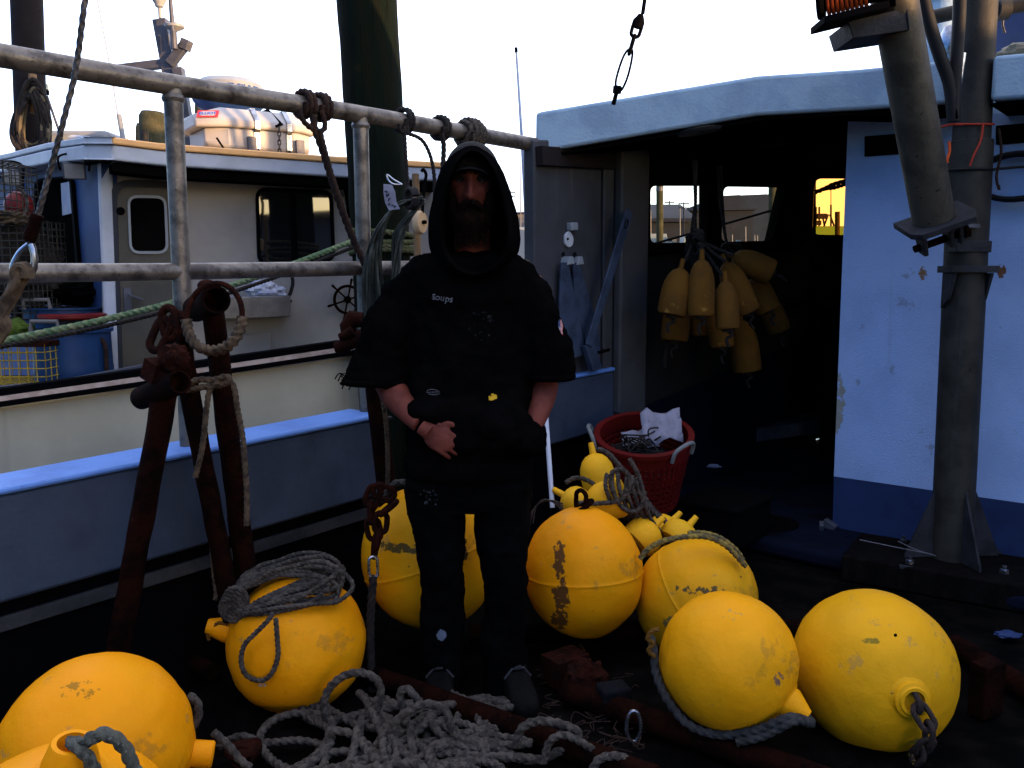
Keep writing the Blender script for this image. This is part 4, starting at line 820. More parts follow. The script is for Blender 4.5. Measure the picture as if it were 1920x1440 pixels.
# collar bracket and hinge
m = MB(); c = mp(482); m.prism([c+V3((-.115, -.11, -.012)), c+V3((.09, -.115, -.012)), c+V3((.09, .0, -.012)), c+V3((-.115, .02, -.012))], (0, 0, .03))
for sx in (-.1, .06): m.prism([c+V3((sx, -.105, -.014)), c+V3((sx, -.0, -.014)), c+V3((sx, -.0, -.17)), c+V3((sx, -.06, -.13))], (.014, 0, 0))
part('collar_bracket', m, M['plate'], mast, bevel=.002)
YB = 3.66
h0 = at(1752, 418, YB); bt = at(1666, -60, YB-.3)
bd = (bt-h0).normalized()
m = MB(); m.pipe(h0+bd*.02, h0+(bt-h0)*1.7, .083, .083, n=40); boom = part('boom', m, M['boom'], mast)
m = MB(); sx = V3((1, 0, 0)); sx = (sx-bd*sx.dot(bd)).normalized(); sy = bd.cross(sx)
m.loft([[h0+sx*a_+sy*b_+bd*z_ for a_, b_ in ((-.128, -.07), (-.10, -.12), (.12, -.12), (.15, -.05), (.15, .11), (-.128, .11))] for z_ in (-.008, .018)]); part('end_plate', m, M['plate'], boom, bevel=.003)
m = MB()
for s_ in (-.075, .035, .075): m.prism([h0+sx*s_+sy*-.055-bd*.008, h0+sx*s_+sy*.05-bd*.008, h0+sx*s_+sy*.03-bd*.12, h0+sx*s_+sy*-.035-bd*.12], sx*.018)
part('clevis', m, M['plate'], boom, bevel=.004)
m = MB(); q = h0-bd*.085-sx*.1; m.pipe(q, q+sx*.22, .016, n=16); m.lathe(q+sx*.21, sx, [(.03, 0), (.03, .018), (.012, .02), (0, .02)], 6); part('hinge_pin', m, M['rustdark'], boom)
m = MB(); m.prism([mp(450)+V3((-.09, -.09, 0)), mp(450)+V3((.06, -.1, 0)), mp(450)+V3((.06, .0, 0)), mp(450)+V3((-.09, .0, 0))], (0, 0, .05)); part('hinge_lug', m, M['plate'], mast, bevel=.004)
m = MB(); m.bar(at(1778, 422, YM-.11), at(1835, 424, YM-.11), .012, .008); part('weld_plate', m, M['alum'], mast)
m = MB(); m.hollow(at(1788, 228, YM-.1), at(1804, 100, YM-.1), .016, .003); part('conduit', m, M['zinc'], mast)
# hoses beside the boom
m = MB(); m.tube(resample(catmull([at(x, y, 3.7) for x, y in ((1690, -300), (1726, -40), (1742, 40), (1764, 110), (1781, 160), (1788, 225))], 8), .03), .026, 14); part('hose', m, M['blackplastic'], mast)
m = MB(); m.tube(resample(catmull([at(x, y, 3.7) for x, y in ((1806, -400), (1800, -40), (1798, 40), (1793, 110), (1790, 160), (1788, 228))], 8), .03), .026, 14); part('hose', m, M['blackplastic'], mast)
# winch on the boom
wn_ = thing('winch', 'dark winch drum wound with orange line at the head of the boom', 'winch', at(1610, 10, 3.35))
YW = 3.35; d1 = at(1540, -6, YW+.05); d2 = at(1668, -30, YW-.05)
ax = (d2-d1).normalized(); k_ = pr(YW); L_ = (d2-d1).length
m = MB(); m.lathe(d1, ax, [(0, -.015), (38*k_, -.015), (41*k_, 0), (38*k_, .012), (26*k_, .014), (26*k_, L_), (38*k_, L_), (38*k_, L_+.02), (0, L_+.02)], 40); part('drum', m, M['black'], wn_)
m = MB(); n_ = 9
for i in range(n_): m.lathe(d1+ax*(.02+(L_*.62)*i/n_), ax, [(25*k_, 0), (33*k_, .0), (34.5*k_, .004), (34.5*k_, .009), (33*k_, .0125), (25*k_, .0125)], 36)
part('line', m, M['orange'], wn_)
m = MB(); m.prism([at(x, y, YW-.09) for x, y in ((1546, 44), (1668, 14), (1668, 0), (1546, 30))], (0, .15, 0)); part('frame', m, M['black'], wn_, bevel=.003)
m = MB(); m.prism([at(x, y, 3.33) for x, y in ((1590, 40), (1696, 15), (1706, 56), (1600, 72))], (0, .2, 0))
m.prism([at(x, y, 3.325) for x, y in ((1692, -40), (1700, -40), (1707, 54), (1704, 56))], (0, .2, 0)); part('winch_bracket', m, M['plate'], boom, bevel=.004)
# lashings on the mast
def around(y, r_, dz=0): c = mp(y); return [c+V3((math.cos(t)*r_, math.sin(t)*r_, dz*math.sin(t))) for t in [i*math.pi/9 for i in range(18)]]
m = MB(); m.tube(around(297, .096, .006), .006, 8, True); q = mp(297)+V3((.09, -.04, 0)); m.tube([q, q+V3((.08, -.03, .004)), q+V3((.17, -.02, .01))], .006, 8); tag(obj('cable_tie', m, M['blackplastic']), 'long black cable tie cinched round the mast below the red twine', 'cable tie')
m = MB(); m.tube(around(214, .085, .014), .0045, 8, True); q = mp(214); m.tube(catmull([q+V3((-.07, -.06, -.01)), q+V3((-.15, -.1, -.02)), q+V3((-.19, -.06, -.03))], 6), .0045, 8)
m.tube(catmull([q+V3((.0, -.09, -.01)), q+V3((-.01, -.1, -.08)), q+V3((-.04, -.105, -.15)), q+V3((-.05, -.1, -.19))], 6), .0045, 8)
tag(obj('red_twine', m, pmat('faded red twine', (.3, .03, .015), .8)), 'thin red twine wound round the mast with a hanging end', 'twine')
m = MB(); q = mp(225)+V3((.09, -.05, 0)); m.tube(catmull([q, q+V3((.012, -.01, -.1)), q+V3((.004, 0, -.2)), q+V3((.02, 0, -.26)), q+V3((.016, 0, -.24))], 6), .006, 8); tag(obj('hanging_twine', m, M['ropebrown']), 'short dark cord hanging down the right side of the mast', 'cord')
m = MB(); q = at(1778, 292, 3.74); m.tube(catmull([q+Z*.06, q+V3((.004, 0, .02)), q+V3((-.004, 0, -.02)), q-Z*.03], 5), .006, 8); tag(obj('orange_twine', m, M['orange']), 'bright orange twine end between the boom and the mast', 'twine')
# black hose coil hung on the bulkhead
m = MB(); c = onU(1905, 340, UB-.05)
for k in range(3): m.tube([c+VV*(math.cos(t)*.17)+Z*(math.sin(t)*.10+.02)-U*(.016*k) for t in [i*math.pi/14 for i in range(28)]], .014-.001*k, 10, True)
tag(obj('hose_coil', m, M['blackplastic']), 'coil of black hose hung on the white bulkhead right of the mast', 'hose')
# timber block below the mast
blk = MB(); o_ = g-Z*.016
X2 = V3((math.cos(R(33)), -math.sin(R(33)), 0)); Y2 = V3((math.sin(R(33)), math.cos(R(33)), 0))
blk.box(V3((g.x-.03, g.y-.02, .064)), .42, .22, .062, X2, Y2); tag(obj('timber_block', blk, pmat('black tarred timber', (.003, .0026, .0025), .9, col2=(.006, .005, .0045), scale=7, stretch=(1, 6, 1), bump=.6, spec=.03), bevel=.012), 'broad dark timber block under the base plate of the mast', 'timber block')
m = MB(); m.tube(catmull([at(x, y, YM-.24) for x, y in ((1612, 1012), (1660, 1022), (1700, 1030), (1748, 1040))], 5), .0022, 6); m.tube(catmull([at(x, y, YM-.25) for x, y in ((1684, 1015), (1716, 1030), (1754, 1042))], 5), .002, 6)
tag(obj('white_string', m, pmat('white string', (.10, .10, .11), .8)), 'thin white string lying across the timber block at the mast foot', 'string')
# things on the roof and beyond, upper right
m = MB(); m.pipe(at(1722, 38, 4.35), at(1805, 20, 4.3), .034, n=20); m.pipe(at(1862, 18, 4.2), at(2050, -12, 4.1), .034, n=20); m.lathe(at(1868, 18, 4.19), V3((1, -.02, .05)), [(.05, 0), (.05, .05), (.034, .06)], 20)
tag(obj('cross_pipe', m, M['mast']), 'horizontal grey pipe passing behind the mast above the roof', 'pipe')
tk = thing('roof_tank', 'white ribbed tank standing on the roof between boom and mast', 'tank', at(1757, 125, 5.2))
c = at(1757, 130, 5.2); k_ = pr(5.2); m = MB(); m.lathe(c, Z, [(36*k_, -.05), (36*k_, 32*k_), (37*k_, 34*k_), (36*k_, 36*k_), (34*k_, 80*k_), (36*k_, 82*k_), (36*k_, 110*k_), (42*k_, 114*k_), (42*k_, 150*k_), (30*k_, 168*k_), (0, 172*k_)], 36); part('shell', m, M['roofwhite'], tk)
m = MB(); c = at(1781, 97, 4.7); k_ = pr(4.7); m.lathe(c, Z, [(10*k_, -60*k_), (10*k_, -4*k_), (20*k_, -4*k_), (21*k_, 0), (19*k_, 28*k_), (12*k_, 43*k_), (0, 47*k_)], 28); tag(obj('exhaust_cowl', m, M['zinc']), 'rounded grey exhaust cowl on the roof beside the mast', 'cowl')
m = MB(); m.tube(catmull([at(x, y, 4.4) for x, y in ((1884, 62), (1880, 40), (1896, 15))], 5), .006, 8); tag(obj('stay_wire', m, M['wire']), 'thin wire slanting down from the cross pipe at the right edge', 'wire')
cb = thing('blue_cabin', 'blue cabin with a white roof edge showing at the upper right corner', 'cabin', V3((9, 5, -1.2)))
q0 = at(1868, 40, 6.6); dirw = V3((.62, -.78, 0)).normalized()
zt = q0.z
m = MB(); m.prism([V3((q0.x-.2, q0.y+.6, -1.2)), V3((q0.x-.2, q0.y+.6, zt)), V3((q0.x+.35, 4.6, zt)), V3((q0.x+.35, 4.6, -1.2))], (3.2, .6, 0)); part('wall', m, M['bluedark'], cb)
m = MB(); m.prism([V3((q0.x-.23, q0.y+.6, zt)), V3((q0.x-.23, q0.y+.6, zt+.13)), V3((q0.x+.32, 4.5, zt+.13)), V3((q0.x+.32, 4.5, zt))], (3.3, .6, 0)); part('roof', m, M['roofwhite'], cb, bevel=.03)
sd2 = thing('sun_block_shed', 'grey shed out of frame behind and to the right, added to block the low sun', 'shed', V3((9, -4, -1.2)))  # out of frame, placed and sized to keep the sun off the deck
m = MB(); m.prism([V3((9, -11, -1.2)), V3((15, -11, -1.2)), V3((15, .4, -1.2)), V3((9, .4, -1.2))], (0, 0, 3.95)); part('wall', m, pmat('added sun block boards', (.12, .12, .13), .9, col2=(.09, .09, .1)), sd2)
m = MB(); m.prism([V3((8.8, -11.2, 2.756)), V3((15.2, -11.2, 2.756)), V3((15.2, .5, 2.756)), V3((8.8, .5, 2.756))], (0, 0, .1)); part('roof', m, M['alum'], sd2)  # top of the added sun-blocking shed
m = MB(); c = at(1912, 99, 5.5); m.ball(c, .14, .12, .05, 20, 12, fn=crumple(0, 0, 4)); tag(obj('canvas_bundle', m, pmat('khaki canvas', (.16, .14, .1), .9), sharp=25), 'khaki canvas bundle lying on the roof at the right edge', 'bundle')
# stay with turnbuckle above the roof
st = thing('rigging_stay', 'black rigging stay with chain links and turnbuckle above the white roof', 'stay', onz(1150, 196, 2.37))
YS_ = 4.05
m = MB(); m.pipe(at(1150, 196, YS_), at(1158, 166, YS_), .010, n=12); m.pipe(at(1205, 26, YS_), at(1270, -420, YS_), .009, n=12); part('rod', m, M['black'], st)
m = MB(); m.tube(catmull([at(x, y, YS_) for x, y in ((1157, 168), (1155, 150), (1168, 108), (1180, 92), (1186, 100), (1178, 140), (1166, 168))], 6, True), .0055, 8, True); part('turnbuckle', m, M['black'], st)
m = MB(); m.chain([at(1180, 100, YS_), at(1190, 66, YS_), at(1199, 36, YS_)], .085, .04, .0085); part('links', m, M['black'], st)
m = MB(); m.lathe(at(1157, 170, YS_), at(1158, 160, YS_)-at(1156, 180, YS_), [(0, -.012), (.02, -.012), (.02, .02), (0, .02)], 6); part('nut', m, M['black'], st)
m = MB(); m.lathe(at(1196, 48, YS_), at(1204, 20, YS_)-at(1196, 48, YS_), [(.022, -.01), (.022, .03), (.012, .05), (0, .05)], 8); part('shackle', m, M['black'], st)
# white antenna at the corner of the wheelhouse
an = thing('whip_antenna', 'tall white antenna with a black tip leaning at the wheelhouse corner', 'antenna', at(992, 560, 4.6))
m = MB(); p = [at(x, y, 4.6) for x, y in ((968, 96), (976, 220), (985, 380), (996, 600))]; p = resample(catmull(p, 8), .1); m.tube(p, [.006+.008*i/len(p) for i in range(len(p))], 10); part('rod', m, M['whitepaint'], an)
m = MB(); m.pipe(at(967.5, 89, 4.6), at(968, 98, 4.6), .0085, n=10); part('tip', m, M['black'], an)
# fittings on the wing wall
def wp_(x, y, d=0.02): return onV(x, y, VP+d)
cl = thing('wall_cleat', 'small pale cleat block with a drop shaped pulley on the wing wall', 'cleat', wp_(1064, 440))
m = MB(); m.prism([wp_(x, y, 0) for x, y in ((1061, 418), (1074, 417), (1075, 432), (1062, 433))], VV*.035); part('block', m, M['whiteplastic'], cl, bevel=.006)
m = MB(); m.prism([wp_(x, y, 0) for x, y in rrect([(1056, 440), (1064, 432), (1072, 446), (1070, 460), (1063, 465), (1056, 458)], 5)], VV*.016); part('pulley', m, pmat('dull steel cover', (.42, .45, .48), .5), cl, bevel=.004)
for (x, y) in ((1064, 448),): m = MB(); m.lathe(wp_(x, y, .017), VV, [(.006, 0), (.006, .006), (0, .006)], 10); part('screw', m, M['black'], cl)
for (x, lab, pts) in ((1056, 'left grey tapering steel plate hanging on the wing wall', [(1050, 492), (1062, 492), (1068, 520), (1092, 640), (1094, 664), (1070, 672), (1047, 668), (1046, 640), (1047, 560)]),
                      (1078, 'right grey tapering steel plate hanging on the wing wall', [(1072, 492), (1083, 492), (1092, 525), (1112, 590), (1122, 640), (1122, 668), (1100, 660), (1074, 560)])):
    t = thing('steel_plate', lab, 'plate', wp_(x, 670), 'steel plates on the wing wall'); dd = .035 if x == 1056 else .02
    m = MB(); m.prism([wp_(a_, b_, dd) for a_, b_ in pts], VV*.012); part('plate', m, M['bladegrey'], t, bevel=.002)
    m = MB(); m.prism([wp_(a_, b_, 0) for a_, b_ in ((x-7, 497), (x-3, 481), (x+3, 481), (x+6, 495))], VV*(dd+.02)); part('holder', m, M['whiteplastic'], t, bevel=.003)
    m = MB(); m.tube(catmull([wp_(a_, b_, dd) for a_, b_ in ((x-1, 482), (x-2, 476), (x+1, 474), (x+2, 480))], 5), .004, 8); part('hook', m, M['black'], t)
t = thing('steel_bar', 'long slotted grey blue steel bar leaning across the wing wall', 'bar', wp_(1105, 690))
p0, p1 = wp_(1102, 648, .09), wp_(1176, 404, .14); e = (p1-p0).normalized(); s_ = e.cross(VV).normalized()
m = MB(); out = [p0-s_*.026, p0+s_*.026, p1+s_*.034, p1+e*.03+s_*.02, p1+e*.034-s_*.018, p1-s_*.034]
m.prism(out, VV*.010); part('bar', m, M['bladegrey'], t, bevel=.003)
m = MB(); m.tube([p1-e*.05+s_*math.cos(a)*.011+e*math.sin(a)*.024+VV*.012 for a in [i*math.pi/8 for i in range(16)]], .0035, 6, True); part('slot', m, M['black'], t)
m = MB(); m.prism([wp_(a_, b_, .06) for a_, b_ in ((1089, 648), (1107, 645), (1122, 690), (1104, 696))], VV*.03); part('clamp', m, M['bladegrey'], t, bevel=.004)
m = MB(); m.pipe(wp_(1118, 662, .05), wp_(1142, 656, .06), .009, n=12); part('pin', m, M['black'], t)
# white rod behind the man
m = MB(); m.pipe(at(1018, 700, 3.75), at(1036, 952, 3.55), .0105, n=14); tag(obj('white_rod', m, M['whitepaint']), 'straight white rod leaning upright just right of the man', 'rod')
# ------------------------------------------------------------------ bullet buoys hanging inside the wheelhouse
YEL = pmat('soiled yellow foam with shade in colour', (.098, .041, .001), .9, col2=(.072, .031, .001), scale=6, spots=[((.05, .035, .02), 26, .67, .9), ((.36, .2, .04), 7, .62, .5)], bump=.25, bscale=60, objrand=1, spec=.25)  # wheelhouse shade is mixed into this yellow, beside some real soiling
def bullet(top, bot, r_, label, group, mat=None, blunt=False):
    dim = mat is None  # hanging buoys take the yellow and tail rope darkened as shade
    top, bot = V3(top), V3(bot); ax = (top-bot); L = ax.length
    t = thing('bullet_buoy', label, 'buoy', bot, group); ax.normalize()
    pf = [(r_*.55, 0), (r_*.9, .004), (r_*.99, .02), (r_, L*.3), (r_*1.0, L*.5), (r_*.93, L*.68), (r_*.74, L*.84), (r_*.5, L*.94), (r_*.24, L*.985), (0, L)]
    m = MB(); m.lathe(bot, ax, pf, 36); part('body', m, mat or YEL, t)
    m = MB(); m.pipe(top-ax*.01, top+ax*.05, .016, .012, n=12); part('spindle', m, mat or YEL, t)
    m = MB(); x, y, _ = basis(ax); m.lathe(bot-ax*.012, ax, [(0, 0), (.03, 0), (.03, .014), (0, .014)], 14)
    m.rope([bot-ax*.01, bot-ax*.03+x*.02, bot-ax*.05-x*.01, bot-ax*.09+y*.01], .008); part('tail_rope', m, M['ropedark'] if dim else M['rope'], t); return t
HB = [((1277, 503), (1259, 592), 28, 4.55, 'outermost hanging yellow bullet buoy, tilted, nearest the side window post'),
      ((1316, 486), (1314, 594), 25, 4.5, 'upright hanging yellow bullet buoy in the middle below the window rope'),
      ((1360, 526), (1365, 618), 22, 4.5, 'speckled slim yellow bullet buoy hanging third from the left'),
      ((1360, 492), (1402, 588), 26, 4.75, 'rough slanting yellow bullet buoy hanging behind the speckled one'),
      ((1374, 480), (1448, 512), 25, 4.85, 'yellow bullet buoy lying almost level on top of the hanging bunch'),
      ((1412, 520), (1442, 584), 24, 5.0, 'dim yellow bullet buoy hanging under the level one'),
      ((1272, 560), (1264, 640), 26, 4.85, 'shadowed yellow bullet buoy hanging below the outermost one'),
      ((1318, 560), (1318, 632), 24, 5.0, 'dim yellow bullet buoy low behind the upright middle one'),
      ((1345, 560), (1354, 652), 23, 4.85, 'yellow bullet buoy hanging lowest below the speckled one'),
      ((1388, 600), (1402, 698), 27, 5.0, 'dark yellow bullet buoy hanging lowest of the bunch on the right'),
      ((1440, 560), (1462, 624), 22, 5.2, 'deep shadowed yellow bullet buoy at the right end of the bunch')]
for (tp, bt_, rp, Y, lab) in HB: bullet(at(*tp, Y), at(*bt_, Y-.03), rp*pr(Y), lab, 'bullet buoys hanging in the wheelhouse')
m = MB(); rnd = random.Random(4)
for (x, y) in ((1277, 500), (1316, 484), (1360, 524), (1360, 490), (1374, 478)):
    m.rope([at(1303+rnd.uniform(-3, 3), 300, 4.7), at(1304, 380, 4.7), at(1303+rnd.uniform(-6, 6), 440, 4.7), at((1305+x)/2, (450+y)/2, 4.65), at(x, y, 4.55)], .009)
for i in range(7): m.rope([at(1304+12*math.cos(t)+rnd.uniform(-6, 6), 462+rnd.uniform(-10, 10)+26*math.sin(t), 4.68-.05*math.cos(t*1.3)) for t in [k*.9 for k in range(8)]], .010)
tag(obj('hanging_rope', m, M['ropedark']), 'dark bundle of ropes from which the front bullet buoys hang', 'rope')
m = MB()
m.rope([at(1352, 310, 5.0), at(1356, 400, 5.0), at(1363, 455, 5.0), at(1380, 478, 4.95)], .008); m.rope([at(1346, 310, 5.0), at(1350, 380, 5.0), at(1362, 455, 5.0)], .008)
for i in range(4): m.rope([at(1372+16*math.cos(t)+rnd.uniform(-5, 5), 470+14*math.sin(t), 4.98-.05*math.cos(t*1.3)) for t in [k*.9 for k in range(8)]], .009)
tag(obj('hanging_rope', m, M['ropedark']), 'dark double rope holding the rear bullet buoys before the second pane', 'rope')
m = MB(); m.rope([at(x, y, 4.95) for x, y in ((1260, 640), (1250, 650), (1247, 672), (1245, 690))], .014); tag(obj('rope_end', m, M['ropedark']), 'dark rope end dangling below the outermost hanging buoys', 'rope')
# ------------------------------------------------------------------ basket
bk = thing('fish_basket', 'round red plastic basket holding white papers and dark cord', 'basket', at(1210, 940, 4.2))
YK = 4.2; c = at(1207, 816, YK); r_ = 88*pr(YK); bz = .03; H_ = .37; tilt = V3((-.04, -.30, 1)).normalized()
base = c-tilt*H_
m = MB(); rb_ = r_*.78
m.lathe(base, tilt, [(0, .01), (rb_, 0), (rb_*1.01, .03), (rb_*.98, .035), (0, .02)], 48)
for k in range(10): h_ = .03+(H_-.09)*k/9; rr = rb_+(r_-rb_)*h_/H_; m.lathe(base, tilt, [(rr-.004, h_-.009), (rr+.003, h_-.009), (rr+.003, h_+.009), (rr-.004, h_+.009)], 48, closed=True)
x, y, _ = basis(tilt)
for k in range(44):
    a = k*2*math.pi/44; d = x*math.cos(a)+y*math.sin(a); m.bar(base+d*rb_+tilt*.02, base+d*(r_-.002)+tilt*(H_-.05), .008, .0035, up=d)
m.lathe(base, tilt, [(r_-.012, H_-.07), (r_+.002, H_-.07), (r_+.004, H_-.012), (r_+.018, H_-.01), (r_+.018, H_+.012), (r_-.012, H_+.012)], 48, closed=True)
part('shell', m, M['basket'], bk)
for a in (200, -42):
    d = x*math.cos(R(a))+y*math.sin(R(a)); best = None
hx = [(V3((-1, .0, 0)), 0), (V3((.62, -.8, 0)), 1)]
for d, k in hx:
    d = (d-tilt*d.dot(tilt)).normalized(); e = tilt.cross(d); q = base+d*(r_+.016)+tilt*(H_-.03)
    m = MB(); m.tube(catmull([q-e*.07, q-e*.062+d*.015+tilt*.06, q+d*.03+tilt*.085, q+e*.062+d*.015+tilt*.06, q+e*.07], 6), .010, 10); part('handle', m, pmat('pale rope handle', (.14, .15, .145), .7), bk)
rnd = random.Random(21)
for i, (px_, py_, sz, lab) in enumerate(((1240, 812, .10, 'crumpled white paper sheet sticking up in the red basket'), (1200, 828, .09, 'flat white paper lying low in the red basket'))):
    m = MB(); q = at(px_, py_, YK+.02); n_ = 7; vs_ = []
    for a in range(n_):
        for b_ in range(n_): u_, v_ = a/(n_-1)-.5, b_/(n_-1)-.5; vs_.append(q+V3((u_*sz*2, v_*sz*1.2, (v_+.3)*sz*(1.3-i*.7)))+V3((0, 0, .05*noise.noise(V3((a*.8, b_*.8, i*7))))))
    m.add(vs_, [(a*n_+b_, (a+1)*n_+b_, (a+1)*n_+b_+1, a*n_+b_+1) for a in range(n_-1) for b_ in range(n_-1)])
    o_ = obj('paper_sheet', m, M['paper'], sharp=18); s_ = o_.modifiers.new('thick', 'SOLIDIFY'); s_.thickness = .002; tag(o_, lab, 'paper', 'papers in the basket')
m = MB()
for i in range(9):
    q = at(1198+rnd.uniform(-25, 25), 838+rnd.uniform(-12, 8), YK-.03)
    m.tube(catmull([q+V3((rnd.uniform(-.08, .08), rnd.uniform(-.08, .06), rnd.uniform(-.0, .07))) for _ in range(5)], 6, True), .004, 6, True)
tag(obj('tangled_cord', m, M['ropedark']), 'tangled dark cord lying on the papers in the basket', 'cord')
m = MB(); m.ball(base+tilt*(H_*.5), rb_*.9, rb_*.9, .12, 28, 16, fn=crumple(0, 0, 6)); tag(obj('net_heap', m, M['ropedark'], sharp=25), 'dark netting filling the lower part of the red basket', 'net')
m = MB(); m.box(V3((base.x+.05, base.y+.05, (base.z-.04)/2)), .26, .2, (base.z-.05)/2-.002, U, VV); tag(obj('dark_crate', m, M['black'], bevel=.015), 'dark low crate in the shade on which the red basket stands', 'crate')
m = MB(); q = at(1360, 880, 4.3); m.box(V3((q.x, q.y, .18)), .2, .17, .1, U, VV); tb = thing('black_tote', 'black plastic tote standing in the shade right of the red basket', 'tote', V3((q.x, q.y, .09))); part('shell', m, M['black'], tb, bevel=.02)
m = MB(); m.box(V3((q.x, q.y, .283)), .21, .18, .012, U, VV); part('lid', m, M['black'], tb, bevel=.006)
m = MB(); m.ball(at(1338, 874, 4.1), .035, .03, .008, 16, 10, fn=crumple(0, 0, 12)); tag(obj('paper_scrap', m, M['bladegrey'], sharp=20), 'small pale paper scrap on the black tote', 'paper')
# ------------------------------------------------------------------ far shore
sh = MB(); sh.prism([(-300, 60, -1.2), (400, 60, -1.2), (400, 200, -1.2), (-300, 200, -1.2)], (0, 0, .9)); tag(obj('shore', sh, pmat('grey quay', (.1, .1, .1), .9)), kind='structure')
HZ = dict(w1=pmat('far shingled wall', (.016, .019, .028), .9, col2=(.012, .014, .021), scale=.8), r1=pmat('far slate roof', (.014, .017, .028), .9), w2=pmat('far metal wall', (.018, .026, .043), .9, col2=(.014, .02, .034), scale=.5), win=pmat('far window', (.09, .09, .1), .4), grey=pmat('far grey', (.14, .14, .15), .9))
def gable(px0, px1, yb, ye, yr, Y, dep, lab, rx0=None, rx1=None):
    t = thing('waterfront_building', lab, 'building', at((px0+px1)/2, yb, Y))
    a, b = at(px0, yb, Y), at(px1, yb, Y); zb = -.4; ze = at(px0, ye, Y).z; zg = at(px0, yr, Y+dep/2).z
    m = MB(); m.prism([V3((a.x, Y, zb)), V3((b.x, Y, zb)), V3((b.x, Y, ze)), V3((a.x, Y, ze))], (0, dep, 0))
    m.prism([V3((b.x, Y, ze+.01)), V3((b.x, Y+dep, ze+.01)), V3((b.x, Y+dep/2, zg))], (-.3, 0, 0)); part('wall', m, HZ['w1'], t)
    m = MB(); m.prism([V3((a.x-.3, Y-.5, ze-.1)), V3((a.x-.3, Y+dep/2, zg+.1)), V3((a.x-.3, Y+dep+.5, ze-.1)), V3((a.x-.3, Y+dep+.5, ze+.15)), V3((a.x-.3, Y+dep/2, zg+.4)), V3((a.x-.3, Y-.5, ze+.15))], (b.x-a.x+.6, 0, 0)); part('roof', m, HZ['r1'], t)
    n_ = 7
    for i in range(n_):
        x0 = a.x+(b.x-a.x)*(i+.25)/n_; w_ = (b.x-a.x)*.4/n_
        m = MB(); m.box(V3((x0+w_/2, Y-.03, (ze*.62+zb*.38))), w_/2, .05, (ze-zb)*.16); part('window', m, HZ['win'], t)
    return t
gable(1150, 1296, 462, 414, 393, 62, 12, 'low gabled waterfront house with a row of windows seen through the side window')
m = MB(); a = at(1296, 470, 66); b = at(1410, 470, 66); m.prism([V3((a.x, 66, -.4)), V3((b.x, 66, -.4)), V3((b.x, 66, at(1400, 395, 66).z)), V3((a.x, 66, at(1400, 397, 66).z))], (0, 10, 0))
t = thing('warehouse', 'long grey shed with a flat roof left of the tall grey warehouse', 'warehouse', V3((a.x, 66, -.4))); part('wall', m, HZ['w1'], t)
m = MB(); m.prism([V3((a.x-.2, 65.7, at(1400, 396, 66).z)), V3((b.x+.2, 65.7, at(1400, 394, 66).z)), V3((b.x+.2, 65.7, at(1400, 391, 66).z)), V3((a.x-.2, 65.7, at(1400, 393, 66).z))], (0, 10.5, 0)); part('roof', m, HZ['r1'], t)
t = thing('warehouse', 'tall blue grey warehouse with a shallow roof seen through the second pane', 'warehouse', at(1420, 460, 75))
m = MB(); P_ = [at(1346, 470, 75), at(1520, 470, 75), at(1520, 372, 75), at(1436, 364, 75), at(1346, 368, 75)]; P_[0].z = P_[1].z = -.4; m.prism(P_, (0, 14, 0)); part('wall', m, HZ['w2'], t)
m = MB(); m.prism([at(1346, 368, 74.9), at(1386, 366, 74.9), at(1386, 394, 74.9), at(1346, 394, 74.9)], (0, -.3, 0)); part('panel', m, HZ['r1'], t)
for (x, y0, Y, lab) in ((1255, 376, 70, 'power pole with a wide crossarm left of the rope bundle'), (1282, 379, 60, 'power pole with two crossarms just left of the rope bundle'), (957, 358, 80, 'distant thin power pole right of the hood')):
    t = thing('power_pole', lab, 'power pole', at(x, 470, Y), 'power poles on the far shore'); q0, q1 = at(x, y0, Y), at(x, 480, Y); k_ = pr(Y)
    m = MB(); m.pipe(q1, q0, 1.6*k_, 1.2*k_, n=10); part('pole', m, HZ['r1'], t)
    for dy_ in ((4,) if x == 1255 else (3, 11)):
        m = MB(); c_ = at(x, y0+dy_, Y); m.box(c_, (9 if x < 1282 else 10)*k_, .6*k_, .9*k_)
        for s_ in (-8, -4, 4, 8): m.box(c_+V3((s_*k_, 0, 1.6*k_)), .5*k_, .5*k_, .9*k_)
        part('crossarm', m, HZ['r1'], t)
for (x, y0, w_, Y, lab) in ((1237, 347, 6.5, 13, 'weathered pile with a pale cap seen through the first pane'), (1449, 340, 7.5, 12, 'leaning grey pile at the slanted end of the second pane')):
    k_ = pr(Y); m = MB(); c1 = at(x+(-3 if x > 1300 else 0), 620, Y); c0 = at(x, y0, Y); L_ = (c0-c1).length; m.lathe(c1, c0-c1, [(w_*k_, 0), (w_*k_, L_-.02), (w_*k_*.9, L_), (0, L_)], 18)
    t = thing('dock_pile', lab, 'pile', c1, 'piles seen through the windows'); part('trunk', m, M['stump'], t, sharp=60)
    if x < 1300: m = MB(); m.lathe(c0-Z*.09, Z, [(w_*k_*1.05, 0), (w_*k_*1.05, .06), (w_*k_, .06)], 18); part('cap', m, HZ['win'], t)
